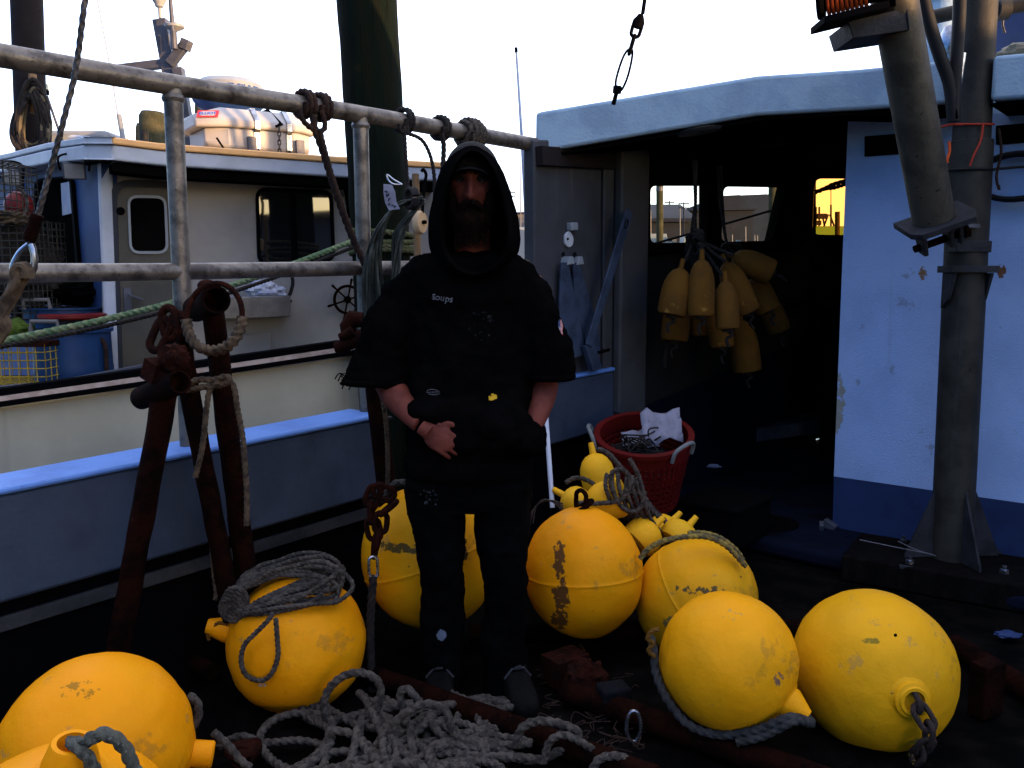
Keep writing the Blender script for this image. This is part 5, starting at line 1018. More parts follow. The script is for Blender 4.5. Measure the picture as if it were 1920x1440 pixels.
# small craft at the far quay
def skiff(px, py, w_, Y, mat, lab, cabin=True):
    k_ = pr(Y); c_ = at(px, py, Y); t = thing('moored_boat', lab, 'boat', V3((c_.x, Y, -1.2)), 'small boats at the far quay'); z0 = -1.25; z1 = c_.z; L_ = w_*k_
    m = MB(); m.loft([[V3((c_.x+s_*L_/2, Y+o_*wd, z)) for o_, z in ((-1, z1+dz), (1, z1+dz), (.8, z0), (-.8, z0))] for s_, wd, dz in ((-1, .05, .25), (-.6, .7, .1), (.6, .9, 0), (1, .85, .05))]); part('hull', m, mat, t)
    if cabin:
        m = MB(); m.loft([[V3((c_.x+s_*L_*q_, Y+o_*.5, z)) for s_, o_ in ((-.3, -1), (.35, -1), (.35, 1), (-.3, 1))] for q_, z in ((1, z1), (.85, z1+.22*L_))]); part('cabin', m, M['whiteplastic'], t, bevel=.02)
    return t
skiff(1225, 455, 70, 45, M['whiteplastic'], 'white boat low in the first pane by the gabled house')
skiff(1300, 462, 80, 42, HZ['grey'], 'grey boat behind the rope bundle at the far quay')
skiff(1410, 458, 60, 50, M['whiteplastic'], 'white skiff below the tall warehouse', False)
skiff(985, 438, 46, 26, M['whiteplastic'], 'white boat with a small cabin in the gap right of the hood')
rnd = random.Random(31)
for i, (x, y0, y1) in enumerate(((1220, 395, 460), (1275, 390, 460), (1373, 440, 460), (1398, 425, 460), (1415, 440, 460), (1420, 441, 460))):
    m = MB(); m.pipe(at(x, y1+12, 52), at(x, y0, 52), .05, .03, n=8); tag(obj('boat_mast', m, HZ['win']), ('thin pale mast before the gabled house, left of the capped pile', 'thin pale mast before the gabled house, right of the capped pile', 'short pale post left of the tall warehouse middle', 'tallest pale post before the tall warehouse', 'left of two short pale posts before the tall warehouse', 'right of two short pale posts before the tall warehouse')[i], 'mast', 'masts at the far quay')
# what shows through the amber window
gb = thing('moored_boat', 'green hulled fishing boat with rigging seen through the amber window', 'boat', at(1555, 440, 40))
k_ = pr(40); m = MB(); m.prism([at(1490, 424, 40), at(1640, 424, 40), at(1640, 500, 40), at(1490, 500, 40)], (0, 3, 0)); part('hull', m, pmat('green hull', (.1, .3, .08), .5), gb)
m = MB()
for (a_, b_) in (((1558, 384), (1558, 424)), ((1542, 404), (1546, 424)), ((1536, 388), (1536, 424)), ((1530, 388), (1530, 424)), ((1545, 424), (1553, 402)), ((1564, 424), (1556, 402)), ((1532, 402), (1550, 402)), ((1532, 409), (1550, 409))): m.pipe(at(*a_, 40), at(*b_, 40), .045, n=6)
m.pipe(at(1558, 350, 40), at(1558, 384, 40), .02, n=6); m.box(at(1541, 406, 40), .22, .1, .09); m.box(at(1534, 418, 40), .12, .1, .1); part('rigging', m, HZ['r1'], gb)
m = MB(); c1 = at(1570, 560, 14); c0 = at(1570, 397, 14); m.lathe(c1, c0-c1, [(.04, 0), (.04, (c0-c1).length), (0, (c0-c1).length)], 14); tag(obj('dock_pile', m, M['stump']), 'dark pile at the right of the amber window', 'pile', 'piles seen through the windows')
m = MB(); m.rope([at(x, y, 8) for x, y in ((1500, 366), (1527, 361), (1550, 352), (1562, 346), (1590, 338))], .02); m.rope([at(x, y, 8) for x, y in ((1548, 354), (1566, 352), (1590, 344))], .016); tag(obj('mooring_rope', m, M['black']), 'thick dark rope crossing the amber window', 'rope')
m = MB(); m.tube([at(1180, 470, 9), at(1345, 424, 9), at(1470, 388, 9)], .012, 8); tag(obj('stay_wire', m, M['black']), 'dark line slanting across both side window panes', 'wire')
m = MB(); m.pipe(at(984, 470, 60), at(984, 398, 60), .1, .07, n=8); m.pipe(at(976, 470, 58), at(976, 300, 58), .05, .03, n=8); tag(obj('boat_mast', m, HZ['grey']), 'thin far mast between the hood and the white antenna', 'mast', 'masts at the far quay')
m = MB(); m.prism([at(900, 402, 66), at(1010, 398, 66), at(1010, 470, 66), at(900, 470, 66)], (0, 6, 0)); t = thing('waterfront_building', 'far low building in the gap right of the hood', 'building', at(980, 470, 66)); part('wall', m, HZ['grey'], t)
m = MB(); m.prism([at(896, 404, 65.5), at(1014, 399, 65.5), at(1014, 396, 65.5), at(896, 400, 65.5)], (0, 7, 0)); part('roof', m, HZ['r1'], t)
# ================================================================== big yellow ball floats on the deck
def yellow(name, a, b_, patches=(), scuff=.5):
    return pmat(name, a, .42, col2=b_, scale=3.2, mix=(.35, .7), spots=[((.035, .026, .018), 34, .675, .8), ((.26, .17, .05), 9, .61, scuff), ((.2, .11, .02), 4, .58, .4), ((.03, .025, .02), 90, .70, .5), ((.45, .43, .4), 24, .765, .7)], patches=patches, bump=.3, bscale=26, spec=.06)
def float_buoy(px, py, Y, rad, axis, label, mat, neck=None, squash=1., seam=True, tail=None):
    c = at(px, py, Y); ax = V3(axis).normalized(); t = thing('ball_float', label, 'buoy', c, 'big yellow ball floats on the deck')
    m = MB(); pf = []; N_ = 56
    for i in range(N_+1):
        a = math.pi*i/N_; rr = rad*math.sin(a); h = -rad*squash*math.cos(a)
        if seam: d = abs(h); k = 1+.012*math.exp(-(d/.0035)**2); rr *= k
        pf.append((max(rr, 0), h))
    if seam: pf = sorted(pf+[(rad*(1+.012*math.exp(-(h/.0035)**2)), h) for h in (-.006, -.003, .003, .006)], key=lambda q: q[1])
    pf[0] = (0, pf[0][1]); pf[-1] = (0, pf[-1][1])
    m.lathe(c, ax, pf, 72)
    for v_ in m.v:
        d = (v_-c).normalized(); v_ += d*(.005*noise.noise(d*2.2+c*3)+.0018*noise.noise(d*7+c))
    part('body', m, mat, t, sharp=60)
    if neck:                                    # (foot radius, mouth radius, length)
        r0, r1, L = neck; s_ = rad*squash
        m = MB(); m.lathe(c, ax, [(r0*1.25, s_*.955), (r0*1.02, s_*.985), (r0, s_+.008), (r1, s_+L-.006), (r1-.003, s_+L), (r1-.012, s_+L), (r1-.014, s_+L*.1), (0, s_+L*.05)], 36); part('neck', m, mat, t)
    if tail:
        r0, L = tail; s_ = rad*squash
        m = MB(); m.lathe(c, -ax, [(r0, s_*.96), (r0, s_+L-.004), (r0-.004, s_+L), (r0-.012, s_+L), (r0-.012, s_*.98), (0, s_*.98)], 32); part('neck', m, mat, t)
    return t, c, ax
YA, YBc = (.73, .25, .002), (.68, .262, .003)
YG, YGb = (.62, .29, .005), (.54, .265, .006)
RUST = (.11, .045, .012)
f1 = float_buoy(182, 1402, 1.99, .228, (-.93, -.2, .18), 'big yellow ball float at the lower left with a pipe stub on its right', yellow('yellow paint a', YA, YBc, [((-.10, -.19, -.015), (.08, .1, .035), (.07, .04, .012), 60, .60), ((.02, -.1, .2), (.09, .08, .03), (.34, .14, .006), 40, .64)]), None, 1.0, False, (.033, .05))
f8 = float_buoy(112, 1622, 1.56, .232, (.22, -.12, 1), 'yellow ball float nearest the camera, cut by the lower left corner', yellow('yellow paint b', YA, YBc), (.052, .04, .055), 1., False)
f2 = float_buoy(557, 1205, 2.76, .226, (-.82, -.12, .22), 'yellow ball float with a coil of grey rope draped over its top', yellow('yellow paint c', YA, YBc, [((-.06, -.22, -.04), (.035, .05, .025), (.3, .3, .3), 60, .60)]), (.042, .026, .07), 1.02, False)
f3 = float_buoy(805, 1042, 3.12, .252, (-.35, .1, 1), 'yellow ball float half hidden behind the legs of the man, hung with a rusty chain', yellow('yellow paint d', YG, YBc, [((-.02, -.2, .10), (.26, .2, .03), (.09, .06, .015), 40, .55), ((.13, -.2, .09), (.05, .1, .09), (.05, .03, .012), 35, .57)]), None, 1.08)
f4 = float_buoy(1094, 1072, 3.1, .222, (-.04, .1, 1), 'upright yellow ball float with a worn rusty stripe and an eye on top', yellow('yellow paint e', YA, (.64, .25, .003), [((-.1, -.19, .10), (.035, .2, .1), RUST, 36, .55), ((-.095, -.2, -.02), (.045, .2, .09), RUST, 36, .53), ((-.1, -.19, -.12), (.05, .2, .1), RUST, 36, .56)]), None, 1.1)
f5 = float_buoy(1304, 1120, 3.12, .222, (.72, -.3, .62), 'yellow ball float with scuffed upper side and a rope across its top', yellow('yellow paint f', (.66, .28, .004), YGb, [((.0, -.15, .10), (.16, .12, .03), (.09, .06, .02), 40, .55), ((.12, -.1, .12), (.05, .08, .04), (.05, .03, .015), 30, .56), ((-.12, -.19, -.03), (.06, .08, .07), (.16, .12, .03), 22, .62)]), None, 1.06)
f6 = float_buoy(1365, 1238, 2.48, .206, (.74, -.535, -.40), 'yellow ball float with a short spout pointing to the lower right', yellow('yellow paint g', (.68, .27, .003), (.62, .27, .005), [((.10, -.19, .03), (.035, .06, .05), (.16, .09, .05), 60, .59), ((-.16, -.17, .05), (.02, .05, .022), (.22, .25, .33), 60, .60), ((-.02, -.12, .19), (.08, .1, .03), (.3, .22, .05), 40, .65)]), (.05, .024, .062), 1., False)
f7 = float_buoy(1636, 1254, 2.58, .246, (.03, -.99, .10), 'dull yellow ball float at the lower right with a chain in its mouth', yellow('yellow paint h', YG, YGb, [((-.07, -.14, .165), (.10, .06, .022), (.20, .13, .01), 40, .60), ((.07, -.22, -.13), (.09, .07, .05), (.3, .24, .03), 14, .62), ((.14, -.1, .15), (.06, .1, .06), (.35, .2, .03), 30, .66)]), (.052, .043, .018), 1.02, False)
m = MB(); c = at(1679, 1191, 2.58-.233); m.ball(c, .005, .004, .005, 12, 8); part('plug_hole', m, M['black'], f7[0])
m = MB(); c = at(1413, 1148, 2.72-.19);
# chains
m = MB(); q = f7[1]+f7[2]*.246*1.02
m.chain([q+f7[2]*-.02+V3((.0, 0, .02)), q+f7[2]*.028+V3((.005, 0, -.012)), q+f7[2]*.05+V3((.03, .0, -.06)), q+f7[2]*.035+V3((.035, .01, -.13)), q+V3((.03, .03, -.2))], .075, .042, .0085)
tag(obj('rusty_chain', m, pmat('chain with yellow paint flakes', (.03, .02, .015), .8, col2=(.02, .012, .01), scale=20, spots=[((.5, .3, .02), 28, .62, .9)], bump=.6)), 'short chain with yellow paint flakes hanging from the mouth of the lower right float', 'chain', 'chains on the floats')
m = MB()
m.chain([at(x, y, 2.84) for x, y in ((735, 930), (700, 918), (695, 960), (704, 1010), (702, 1040))], .075, .045, .010); m.chain([at(x, y, 2.82) for x, y in ((742, 942), (716, 962), (712, 1000), (705, 1030))], .07, .042, .010)
tag(obj('rusty_chain', m, M['rust']), 'heavy rusty chain draped on the left of the float behind the man', 'chain', 'chains on the floats')
m = MB(); m.link(at(700, 1064, 2.8), Z, V3((1, .3, 0)), .075, .03, .0055); tag(obj('bright_shackle', m, M['zinc']), 'bright steel link below the heavy rusty chain', 'link')
m = MB(); m.rope([at(x, y, 2.8) for x, y in ((700, 1080), (697, 1120), (694, 1180), (696, 1250), (700, 1330))], .014); tag(obj('dark_rope', m, M['ropedark']), 'dark rope hanging straight down below the bright steel link', 'rope')
m = MB(); m.rope([at(x, y, 2.95) for x, y in ((760, 905), (742, 906), (728, 920), (716, 940))], .012); tag(obj('grey_rope', m, M['rope']), 'short grey rope across the top of the float behind the man', 'rope')
m = MB(); c = f4[1]+f4[2]*.222*1.1; m.link(c+Z*.022, Z, V3((.5, -.5, 0)), .085, .05, .009); m.link(c+Z*.005+V3((.012, 0, 0)), V3((.8, .2, .5)), V3((0, 1, 0)), .07, .045, .009)
tag(obj('eye_shackle', m, M['rustdark']), 'dark rusty eye links on top of the upright float', 'shackle')
# ------------------------------------------------------------------ rope coil over the second float
def hug(p, c, rr):
    d = p-c; return c+d.normalized()*rr if d.length < rr else p
m = MB(); rnd = random.Random(12); C2 = f2[1]; kn = at(437, 1128, 2.66)
for i in range(15):
    far = at(rnd.uniform(612, 662), rnd.uniform(1048, 1108), rnd.uniform(2.62, 2.85)); d = far-kn; w_ = rnd.uniform(.05, .105); pp = d.cross(V3((0, -.75, .66))).normalized(); pts = []
    lift = rnd.uniform(0, .035)
    for k in range(20):
        t = 2*math.pi*k/20; p_ = kn+d*((1-math.cos(t))/2)+pp*(w_*math.sin(t))+V3((rnd.uniform(-.006, .006), 0, rnd.uniform(-.006, .006)))
        p_.z = min(p_.z, 9); pts.append(hug(p_, C2, .236+lift*abs(math.sin(t/2))))
    m.rope(pts, .0078, closed=True)
m.rope([hug(at(x, y, 2.53), C2, .238) for x, y in ((512, 1150), (500, 1166), (478, 1188), (458, 1210), (452, 1240), (462, 1266), (488, 1276), (510, 1262), (521, 1232), (520, 1200), (517, 1160))], .0078)
for k in range(4): m.rope([kn+V3((math.cos(t)*.034+k*.006, -.012*math.sin(t)-.02, math.sin(t)*.042+k*.012-.02)) for t in [q*math.pi/6 for q in range(12)]], .0085, closed=True)
tag(obj('rope_coil', m, M['rope']), 'grey rope coil gathered in a knot and draped over the yellow float', 'rope coil')
m = MB(); m.rope([at(x, y, 2.7) for x, y in ((428, 1172), (410, 1168), (400, 1178), (390, 1190), (392, 1200))], .006); tag(obj('yellow_twine', m, YEL), 'frayed yellow twine at the left tip of the coil float', 'twine')
# knotted rope at the front float
m = MB(); q = f8[1]+f8[2]*.285
m.rope([q, q+V3((.03, -.02, .012)), q+V3((.07, -.02, .03)), q+V3((.10, -.01, .0)), q+V3((.11, 0, -.05)), q+V3((.09, .02, -.09))], .013)
for k in range(5): m.rope([q+V3((.118, -.02, -.075))+V3((math.cos(t+k*.6)*.022, math.sin(t)*.016, math.sin(t+k*1.1)*.024)) for t in [j*math.pi/5 for j in range(10)]], .0085, closed=True)
m.rope([q+V3((.12, -.02, -.09)), q+V3((.14, 0, -.13)), q+V3((.2, .03, -.16))], .011); m.rope([q+V3((.0, -.01, .01)), q+V3((.04, -.035, .0)), q+V3((.06, -.03, -.05)), q+V3((.09, -.02, -.1))], .012)
tag(obj('knotted_rope', m, pmat('mottled grey green rope', (.08, .08, .06), .9, col2=(.03, .03, .022), scale=60, spots=[((.3, .3, .26), 70, .6, .6)], bump=.5, spec=.2)), 'mottled knotted rope tied in the neck of the nearest float', 'rope')
# rope round the scuffed float and behind the spout float
m = MB(); m.rope([at(x, y, 2.98) for x, y in ((1200, 1048), (1215, 1030), (1245, 1014), (1290, 1006), (1330, 1008), (1362, 1024), (1384, 1046), (1398, 1062))], .010, step=.005); m.rope([at(x, y, 3.0) for x, y in ((1290, 1000), (1320, 1000), (1352, 1010), (1380, 1032), (1392, 1050))], .010)
tag(obj('tarred_rope', m, pmat('yellow flecked dark rope', (.07, .055, .025), .9, col2=(.25, .17, .03), scale=40, bump=.5, spec=.2)), 'dark yellow flecked rope lying across the top of the scuffed float', 'rope')
m = MB(); q = f6[1]+f6[2]*.262; m.rope([q+f6[2]*-.03, q+V3((.012, -.01, -.012)), at(1480, 1345, 2.28), at(1420, 1368, 2.3), at(1350, 1378, 2.34), at(1290, 1358, 2.38), at(1250, 1310, 2.42), at(1230, 1262, 2.46), at(1226, 1220, 2.48), at(1218, 1190, 2.5)], .0125)
m.rope([q+f6[2]*-.03+V3((.005, 0, .008)), q+V3((.016, -.005, -.02)), at(1490, 1352, 2.27), at(1430, 1380, 2.29), at(1380, 1392, 2.3)], .012)
tag(obj('dark_rope', m, pmat('damp grey rope', (.03, .03, .028), .9, col2=(.014, .014, .013), scale=30, bump=.5, spec=.25)), 'damp dark rope from the spout curving under the yellow float', 'rope')
m = MB(); m.rope([at(x, y, 2.44) for x, y in ((1236, 1180), (1222, 1184), (1214, 1198), (1224, 1206), (1216, 1220), (1228, 1232)) ], .007); tag(obj('yellow_twine', m, YEL), 'knotted yellow twine at the left edge of the spout float', 'twine')
# ------------------------------------------------------------------ bullet buoys heaped by the basket
DB = [((1112, 850), (1128, 925), 33, 3.75, 'yellow bullet buoy standing highest in the heap by the red basket'),
      ((1056, 928), (1094, 950), 30, 3.55, 'yellow bullet buoy lying behind the eye of the upright float'),
      ((1100, 948), (1172, 930), 38, 3.5, 'yellow bullet buoy lying flat under the grey rope loops'),
      ((1228, 985), (1190, 1020), 37, 3.45, 'yellow bullet buoy between the upright float and the scuffed float'),
      ((1292, 985), (1262, 1020), 37, 3.5, 'yellow bullet buoy just behind the top of the scuffed float'),
      ((1262, 975), (1232, 1005), 30, 3.7, 'shaded yellow bullet buoy wedged between two others in the heap')]
YEL2 = pmat('yellow buoy paint', (.74, .36, .01), .5, col2=(.64, .34, .012), scale=6, spots=[((.05, .035, .02), 26, .69, .8), ((.3, .18, .04), 7, .64, .5)], bump=.25, bscale=50, objrand=1, spec=.08)
for (tp, bt_, rp, Y, lab) in DB: bullet(at(*tp, Y), at(*bt_, Y-.04), rp*pr(Y), lab, 'bullet buoys heaped by the basket', YEL2)
m = MB(); rnd = random.Random(8)
m.rope([at(x, y, 3.38) for x, y in ((1076, 942), (1120, 944), (1160, 938), (1180, 915), (1176, 888), (1160, 880), (1146, 890), (1148, 920), (1170, 954), (1196, 956), (1206, 930), (1196, 890), (1180, 860))], .0095)
for i in range(6): m.rope([at(1140+i*11+rnd.uniform(-4, 4), 880+rnd.uniform(-6, 10)+i*3, 3.45), at(1136+i*13, 915+i*2, 3.38), at(1150+i*14, 948+i*5, 3.42), at(1175+i*14, 975+i*6, 3.5)], .009)
m.rope([at(x, y, 3.55) for x, y in ((1120, 842), (1140, 850), (1160, 872), (1190, 905), (1220, 950), (1250, 980), (1268, 1000))], .011); m.rope([at(x, y, 3.55) for x, y in ((1060, 905), (1080, 896), (1104, 902), (1120, 915))], .010)
m.rope([at(x, y, 3.5) for x, y in ((1182, 866), (1196, 890), (1202, 930), (1230, 965), (1260, 985), (1272, 992))], .010)
tag(obj('looped_rope', m, M['rope']), 'looped grey rope lying over the heap of bullet buoys', 'rope')
m = MB()
for i in range(5): m.tube(catmull([at(996+rnd.uniform(-5, 5), 985-i*4, 3.3), at(1004+i*3, 950-i*3, 3.3), at(1030+i*2, 938+i, 3.3), at(1056, 945+i*4, 3.3)], 6), .0028, 6)
tag(obj('thin_line', m, M['rope']), 'thin grey line looping out behind the man beside the white rod', 'line')
# ------------------------------------------------------------------ heap of grey rope in front
m = MB(); rnd = random.Random(17); mm = [MB() for _ in range(3)]
def heap(cx, cy, sx, sy, n_, zmax, r_, mb, sd):
    rnd = random.Random(sd); pts = []; c = onz(cx, cy, .0); a = rnd.uniform(0, 6)
    q = V3((rnd.uniform(-sx, sx), rnd.uniform(-sy, sy), 0)); hd = a; curv = 0
    for i in range(n_):
        curv = .85*curv+rnd.uniform(-.24, .24); curv = max(-.62, min(.62, curv)); hd += curv
        step_ = V3((math.cos(hd), math.sin(hd), 0))*.055
        nq = q+step_
        if abs(nq.x)/sx > 1 or abs(nq.y)/sy > 1: hd = math.atan2(-q.y/sy*.6+rnd.uniform(-.3, .3), -q.x/sx+rnd.uniform(-.3, .3)); nq = q+V3((math.cos(hd), math.sin(hd), 0))*.055
        q = nq; f_ = max(0, 1-(q.x/sx)**2*.55-(q.y/sy)**2*.3)
        h_ = r_+zmax*f_*(.5+.5*noise.noise(V3((q.x*6, q.y*6, i*.06+sd)))+.15)
        pts.append(c+V3((q.x, q.y, max(r_, h_))))
    mb.rope(pts, r_)
heap(740, 1405, .42, .26, 165, .085, .012, m, 1); heap(690, 1415, .40, .23, 120, .11, .012, m, 5); heap(880, 1420, .26, .18, 45, .05, .012, m, 9)
m.rope([at(x, y, 2.5) for x, y in ((612, 1352), (608, 1315), (622, 1285), (650, 1265), (682, 1262), (706, 1275), (714, 1300), (706, 1328), (690, 1345), (730, 1372), (760, 1400))], .0125)
m.rope([at(x, y, 2.42) for x, y in ((756, 1330), (750, 1300), (764, 1292), (782, 1312), (788, 1330))], .012)
m.rope([at(x, y, 2.36) for x, y in ((720, 1400), (750, 1345), (800, 1320), (838, 1338), (850, 1372), (880, 1392), (930, 1402), (980, 1425), (1020, 1444))], .0125)
m.rope([at(x, y, 2.34) for x, y in ((968, 1400), (978, 1366), (1010, 1352), (1052, 1358), (1084, 1374), (1076, 1396), (1048, 1408), (1020, 1424))], .0125)
m.rope([at(x, y, 2.3) for x, y in ((1018, 1430), (1030, 1392), (1056, 1378), (1090, 1392), (1120, 1412))], .011)
m.rope([at(x, y, 2.25) for x, y in ((1110, 1445), (1126, 1422), (1160, 1418), (1184, 1430))], .012)
m.rope([at(x, y, 2.4) for x, y in ((410, 1400), (450, 1380), (500, 1392), (560, 1388), (620, 1400))], .011)
tag(obj('rope_heap', m, M['rope']), 'big tangled heap of weathered grey rope on the deck in front of the man', 'rope heap')
m = MB(); m.rope([at(x, y, 2.1) for x, y in ((352, 1304), (368, 1315), (372, 1340), (360, 1365))], .011); tag(obj('grey_rope', m, M['rope']), 'grey rope loop standing up right behind the lower left float', 'rope')
m = MB(); m.rope([at(x, y, 2.0) for x, y in ((400, 1372), (430, 1400), (450, 1425), (470, 1440))], .010); tag(obj('grey_rope', m, M['rope']), 'grey rope end curling beside the pipe stub of the lower left float', 'rope')
# ------------------------------------------------------------------ rusty pipes leaning on the bulwark
def tpipe(name, lab, foot, head, Y0, Y1, wpx, cross, cw, ring=None):
    t = thing(name, lab, 'pipe', at(*foot, Y0), 'rusty pipes leaning on the bulwark'); k_ = pr(Y1)
    m = MB(); m.pipe(at(*foot, Y0), at(*head, Y1), wpx*pr(Y0)/2, wpx*k_/2, n=28, wob=.12, segs=60); part('shaft', m, M['rustdark'], t)
    (ax_, ay_), (bx_, by_), dY = cross
    p_, q_ = at(ax_, ay_, Y1+dY), at(bx_, by_, Y1-dY-.03); m = MB(); e = q_-p_; r_ = cw*k_/2
    m.lathe(p_, e, [(0, 0), (r_*.8, 0), (r_, .01), (r_*1.02, e.length*.5), (r_, e.length), (r_*.82, e.length), (r_*.8, e.length*.5), (0, e.length*.5)], 28); part('cross_tube', m, M['rustdark'], t)
    return t
t1 = tpipe('rusty_pipe', 'rusty leaning pipe with a slanting cross tube, lowest of the three heads', (185, 1420), (318, 690), 2.38, 2.45, 44, ((262, 748), (338, 716), .06), 44)
m = MB(); q = at(326, 672, 2.4); m.ball(q, .045, .035, .04, fn=lambda d: 1+.25*noise.noise(d*3)); m.bar(at(282, 692, 2.42), at(330, 720, 2.4), .02, .02); m.bar(at(278, 688, 2.42), at(300, 702, 2.4), .022, .03); part('lug', m, M['rust'], t1)
t2 = tpipe('rusty_pipe', 'middle rusty leaning pipe with a chain shackle on its head', (436, 1160), (338, 640), 2.72, 2.62, 37, ((312, 648), (352, 637), .05), 34)
m = MB()
for (x, y, dx_, dy_, Lk) in ((300, 628, .4, 1, .09), (318, 606, -.2, 1, .085), (333, 612, .1, 1, .07)): m.link(at(x, y, 2.56), V3((dx_, .2, dy_)), V3((1, -.4, -.2)), Lk*1.1, .05, .0125)
part('shackle', m, M['rust'], t2)
t3 = tpipe('rusty_pipe', 'tall rusty leaning pipe with an open round mouth and a big ring', (466, 1120), (398, 570), 2.8, 2.66, 40, ((366, 580), (406, 562), .09), 50)
m = MB(); m.bar(at(388, 540, 2.64), at(384, 556, 2.64), .022, .02); m.ball(at(388, 536, 2.64), .028, .03, .02); part('lug', m, M['rust'], t3)
m = MB(); c = at(402, 594, 2.52); m.tube([c+V3((math.cos(a)*.082, .03*math.sin(a), math.sin(a)*.098)) for a in [i*math.pi/16 for i in range(32)]], .0085, 10, True); part('ring', m, M['rust'], t3)
m = MB(); pts = [c+V3((math.cos(a)*.083, .03*math.sin(a), math.sin(a)*.098)) for a in [math.pi*1.03+i*math.pi*.97/16 for i in range(17)]]
m.tube(resample(catmull(pts, 4), .006), .0155, 12, lobes=2, pitch=.02, depth=.25, wob=.35); tag(obj('rope_lashing', m, M['ropetan'], sharp=60), 'frayed tan rope wrapped round the lower half of the rusty ring', 'rope')
YR_ = 2.55
m = MB()
m.rope([at(x, y, YR_) for x, y in ((346, 722), (372, 712), (400, 712), (424, 706), (430, 714), (412, 722), (380, 726), (350, 732))], .0095)
m.rope([at(x, y, YR_-.01) for x, y in ((410, 716), (394, 730), (388, 760), (384, 800), (378, 845), (366, 895))], .0085)
m.rope([at(x, y, YR_) for x, y in ((422, 708), (438, 724), (446, 770), (455, 820), (460, 880), (463, 930), (462, 985))], .0085)
m.rope([at(x, y, 2.7) for x, y in ((396, 992), (398, 1030), (402, 1080), (406, 1110), (404, 1124))], .009)
tag(obj('tan_rope', m, M['ropetan']), 'tan rope tying the rusty pipes together with two hanging ends', 'rope')
# rusty hook, upright pipe and hanging line left of the man
hk = thing('rusty_hook', 'rusty hook head beside the left sleeve of the man', 'hook', at(655, 640, 3.1))
m = MB(); m.tube([at(x, y, 3.1) for x, y in ((680, 600), (662, 598), (652, 612), (655, 630), (668, 640))], [.028, .034, .03, .03, .03], 14); m.tube([at(x, y, 3.08) for x, y in ((628, 652), (640, 650), (660, 640), (684, 630))], [.018, .026, .028, .03], 14); m.tube([at(x, y, 3.06) for x, y in ((636, 632), (648, 628), (662, 620))], [.012, .016, .02], 12); part('claw', m, M['rust'], hk)
m = MB(); m.pipe(at(700, 700, 3.15), at(736, 1010, 3.1), .036, n=20, wob=.05, segs=10); tag(obj('rusty_pipe', m, M['rustdark']), 'dark rusty pipe standing behind the left leg side of the man', 'pipe')
m = MB(); m.rope([at(x, y, 3.0) for x, y in ((716, 742), (722, 780), (726, 830), (727, 880), (726, 925))], .008); tag(obj('tan_rope', m, M['ropetan']), 'thin tan line hanging just left of the legs of the man', 'rope')
# ------------------------------------------------------------------ rusty frames and scraps on the deck
def floorpipe(lab, a, b_, r_, z0=.05, z1=.05, name='rusty_pipe', mat='rustdark'):
    m = MB(); m.pipe(onz(*a, z0), onz(*b_, z1), r_, n=18, wob=.08, segs=24); tag(obj(name, m, M[mat]), lab, 'pipe', 'rusty pipes lying on the deck')
floorpipe('rusty pipe lying behind the rope heap toward the right', (640, 1245), (1230, 1460), .035)
floorpipe('rusty pipe lying under the spout float to the lower right', (1060, 1295), (1560, 1470), .04)
floorpipe('rusty pipe lying at the far left behind the coil float', (210, 1165), (400, 1260), .03, .08, .05)
floorpipe('rusty pipe lying at the right of the lower right float', (1790, 1210), (1990, 1330), .04)
floorpipe('rusty pipe under the upright floats', (880, 1190), (1500, 1180), .04, .06, .06)
m = MB(); q = onz(1850, 1300, .1); m.box(onz(1850, 1290, .10), .05, .03, .09, (.9, .4, 0), (-.4, .9, 0)); tag(obj('rusty_bracket', m, M['rustdark'], bevel=.006), 'dark rusty plate bracket at the lower right edge', 'bracket')
m = MB(); m.hollow(onz(452, 1420, .09), onz(480, 1400, .02), .03, .005, 24); m.lathe(onz(452, 1420, .09), Z, [(.02, 0), (.045, .02), (.042, .03), (.025, .02)], 24); tag(obj('rusty_cup', m, M['rust']), 'small rusty pipe cup between the front float and the rope heap', 'pipe end')
m = MB(); m.ball(onz(1100, 1278, .07), .07, .06, .07, 28, 18, fn=crumple(0, 0, 3)); m.box(onz(1060, 1252, .06), .07, .05, .05, (.8, .6, 0), (-.6, .8, 0)); tag(obj('rusty_lump', m, M['rust'], sharp=25), 'rusty iron lump on the deck right of the boots', 'scrap iron')
m = MB(); m.box(onz(1150, 1315, .055), .05, .04, .055, (.95, .3, 0), (-.3, .95, 0)); tag(obj('slate_block', m, pmat('dark slate block', (.004, .0045, .006), .9, col2=(.002, .0025, .003), scale=12, bump=.8, spec=.08), bevel=.01), 'dark slate coloured block beside the rusty lump', 'block')
m = MB(); m.tube([onz(1188, 1362, .06)+V3((math.cos(a)*.022, .0, math.sin(a)*.05)) for a in [i*math.pi/12 for i in range(24)]], .006, 10, True); tag(obj('bright_ring', m, M['zinc']), 'bright steel ring standing on the deck below the dark block', 'ring')
m = MB(); rnd = random.Random(44)
for i in range(60):
    q = onz(rnd.uniform(1020, 1200), rnd.uniform(1270, 1420), .012); m.tube(catmull([q+V3((rnd.uniform(-.04, .04), rnd.uniform(-.03, .03), rnd.uniform(0, .03))) for _ in range(4)], 4), .0016, 5)
tag(obj('rope_fibres', m, M['ropebrown']), label='loose grey rope fibres scattered on the dark deck', cat='fibres', kind='stuff')
m = MB(); m.tube(catmull([onz(x, y, .03) for x, y in ((1080, 1200), (1092, 1216), (1100, 1232), (1104, 1250))], 5), .006, 8); tag(obj('yellow_twine', m, YEL), 'stray yellow twine on the deck under the upright float', 'twine')
m = MB(); m.ball(onz(1890, 1190, .03), .05, .03, .012, 16, 10, fn=crumple(0, 0, 9)); tag(obj('blue_scrap', m, M['bluedark'], sharp=20), 'small pale blue scrap on the deck at the right edge', 'scrap')
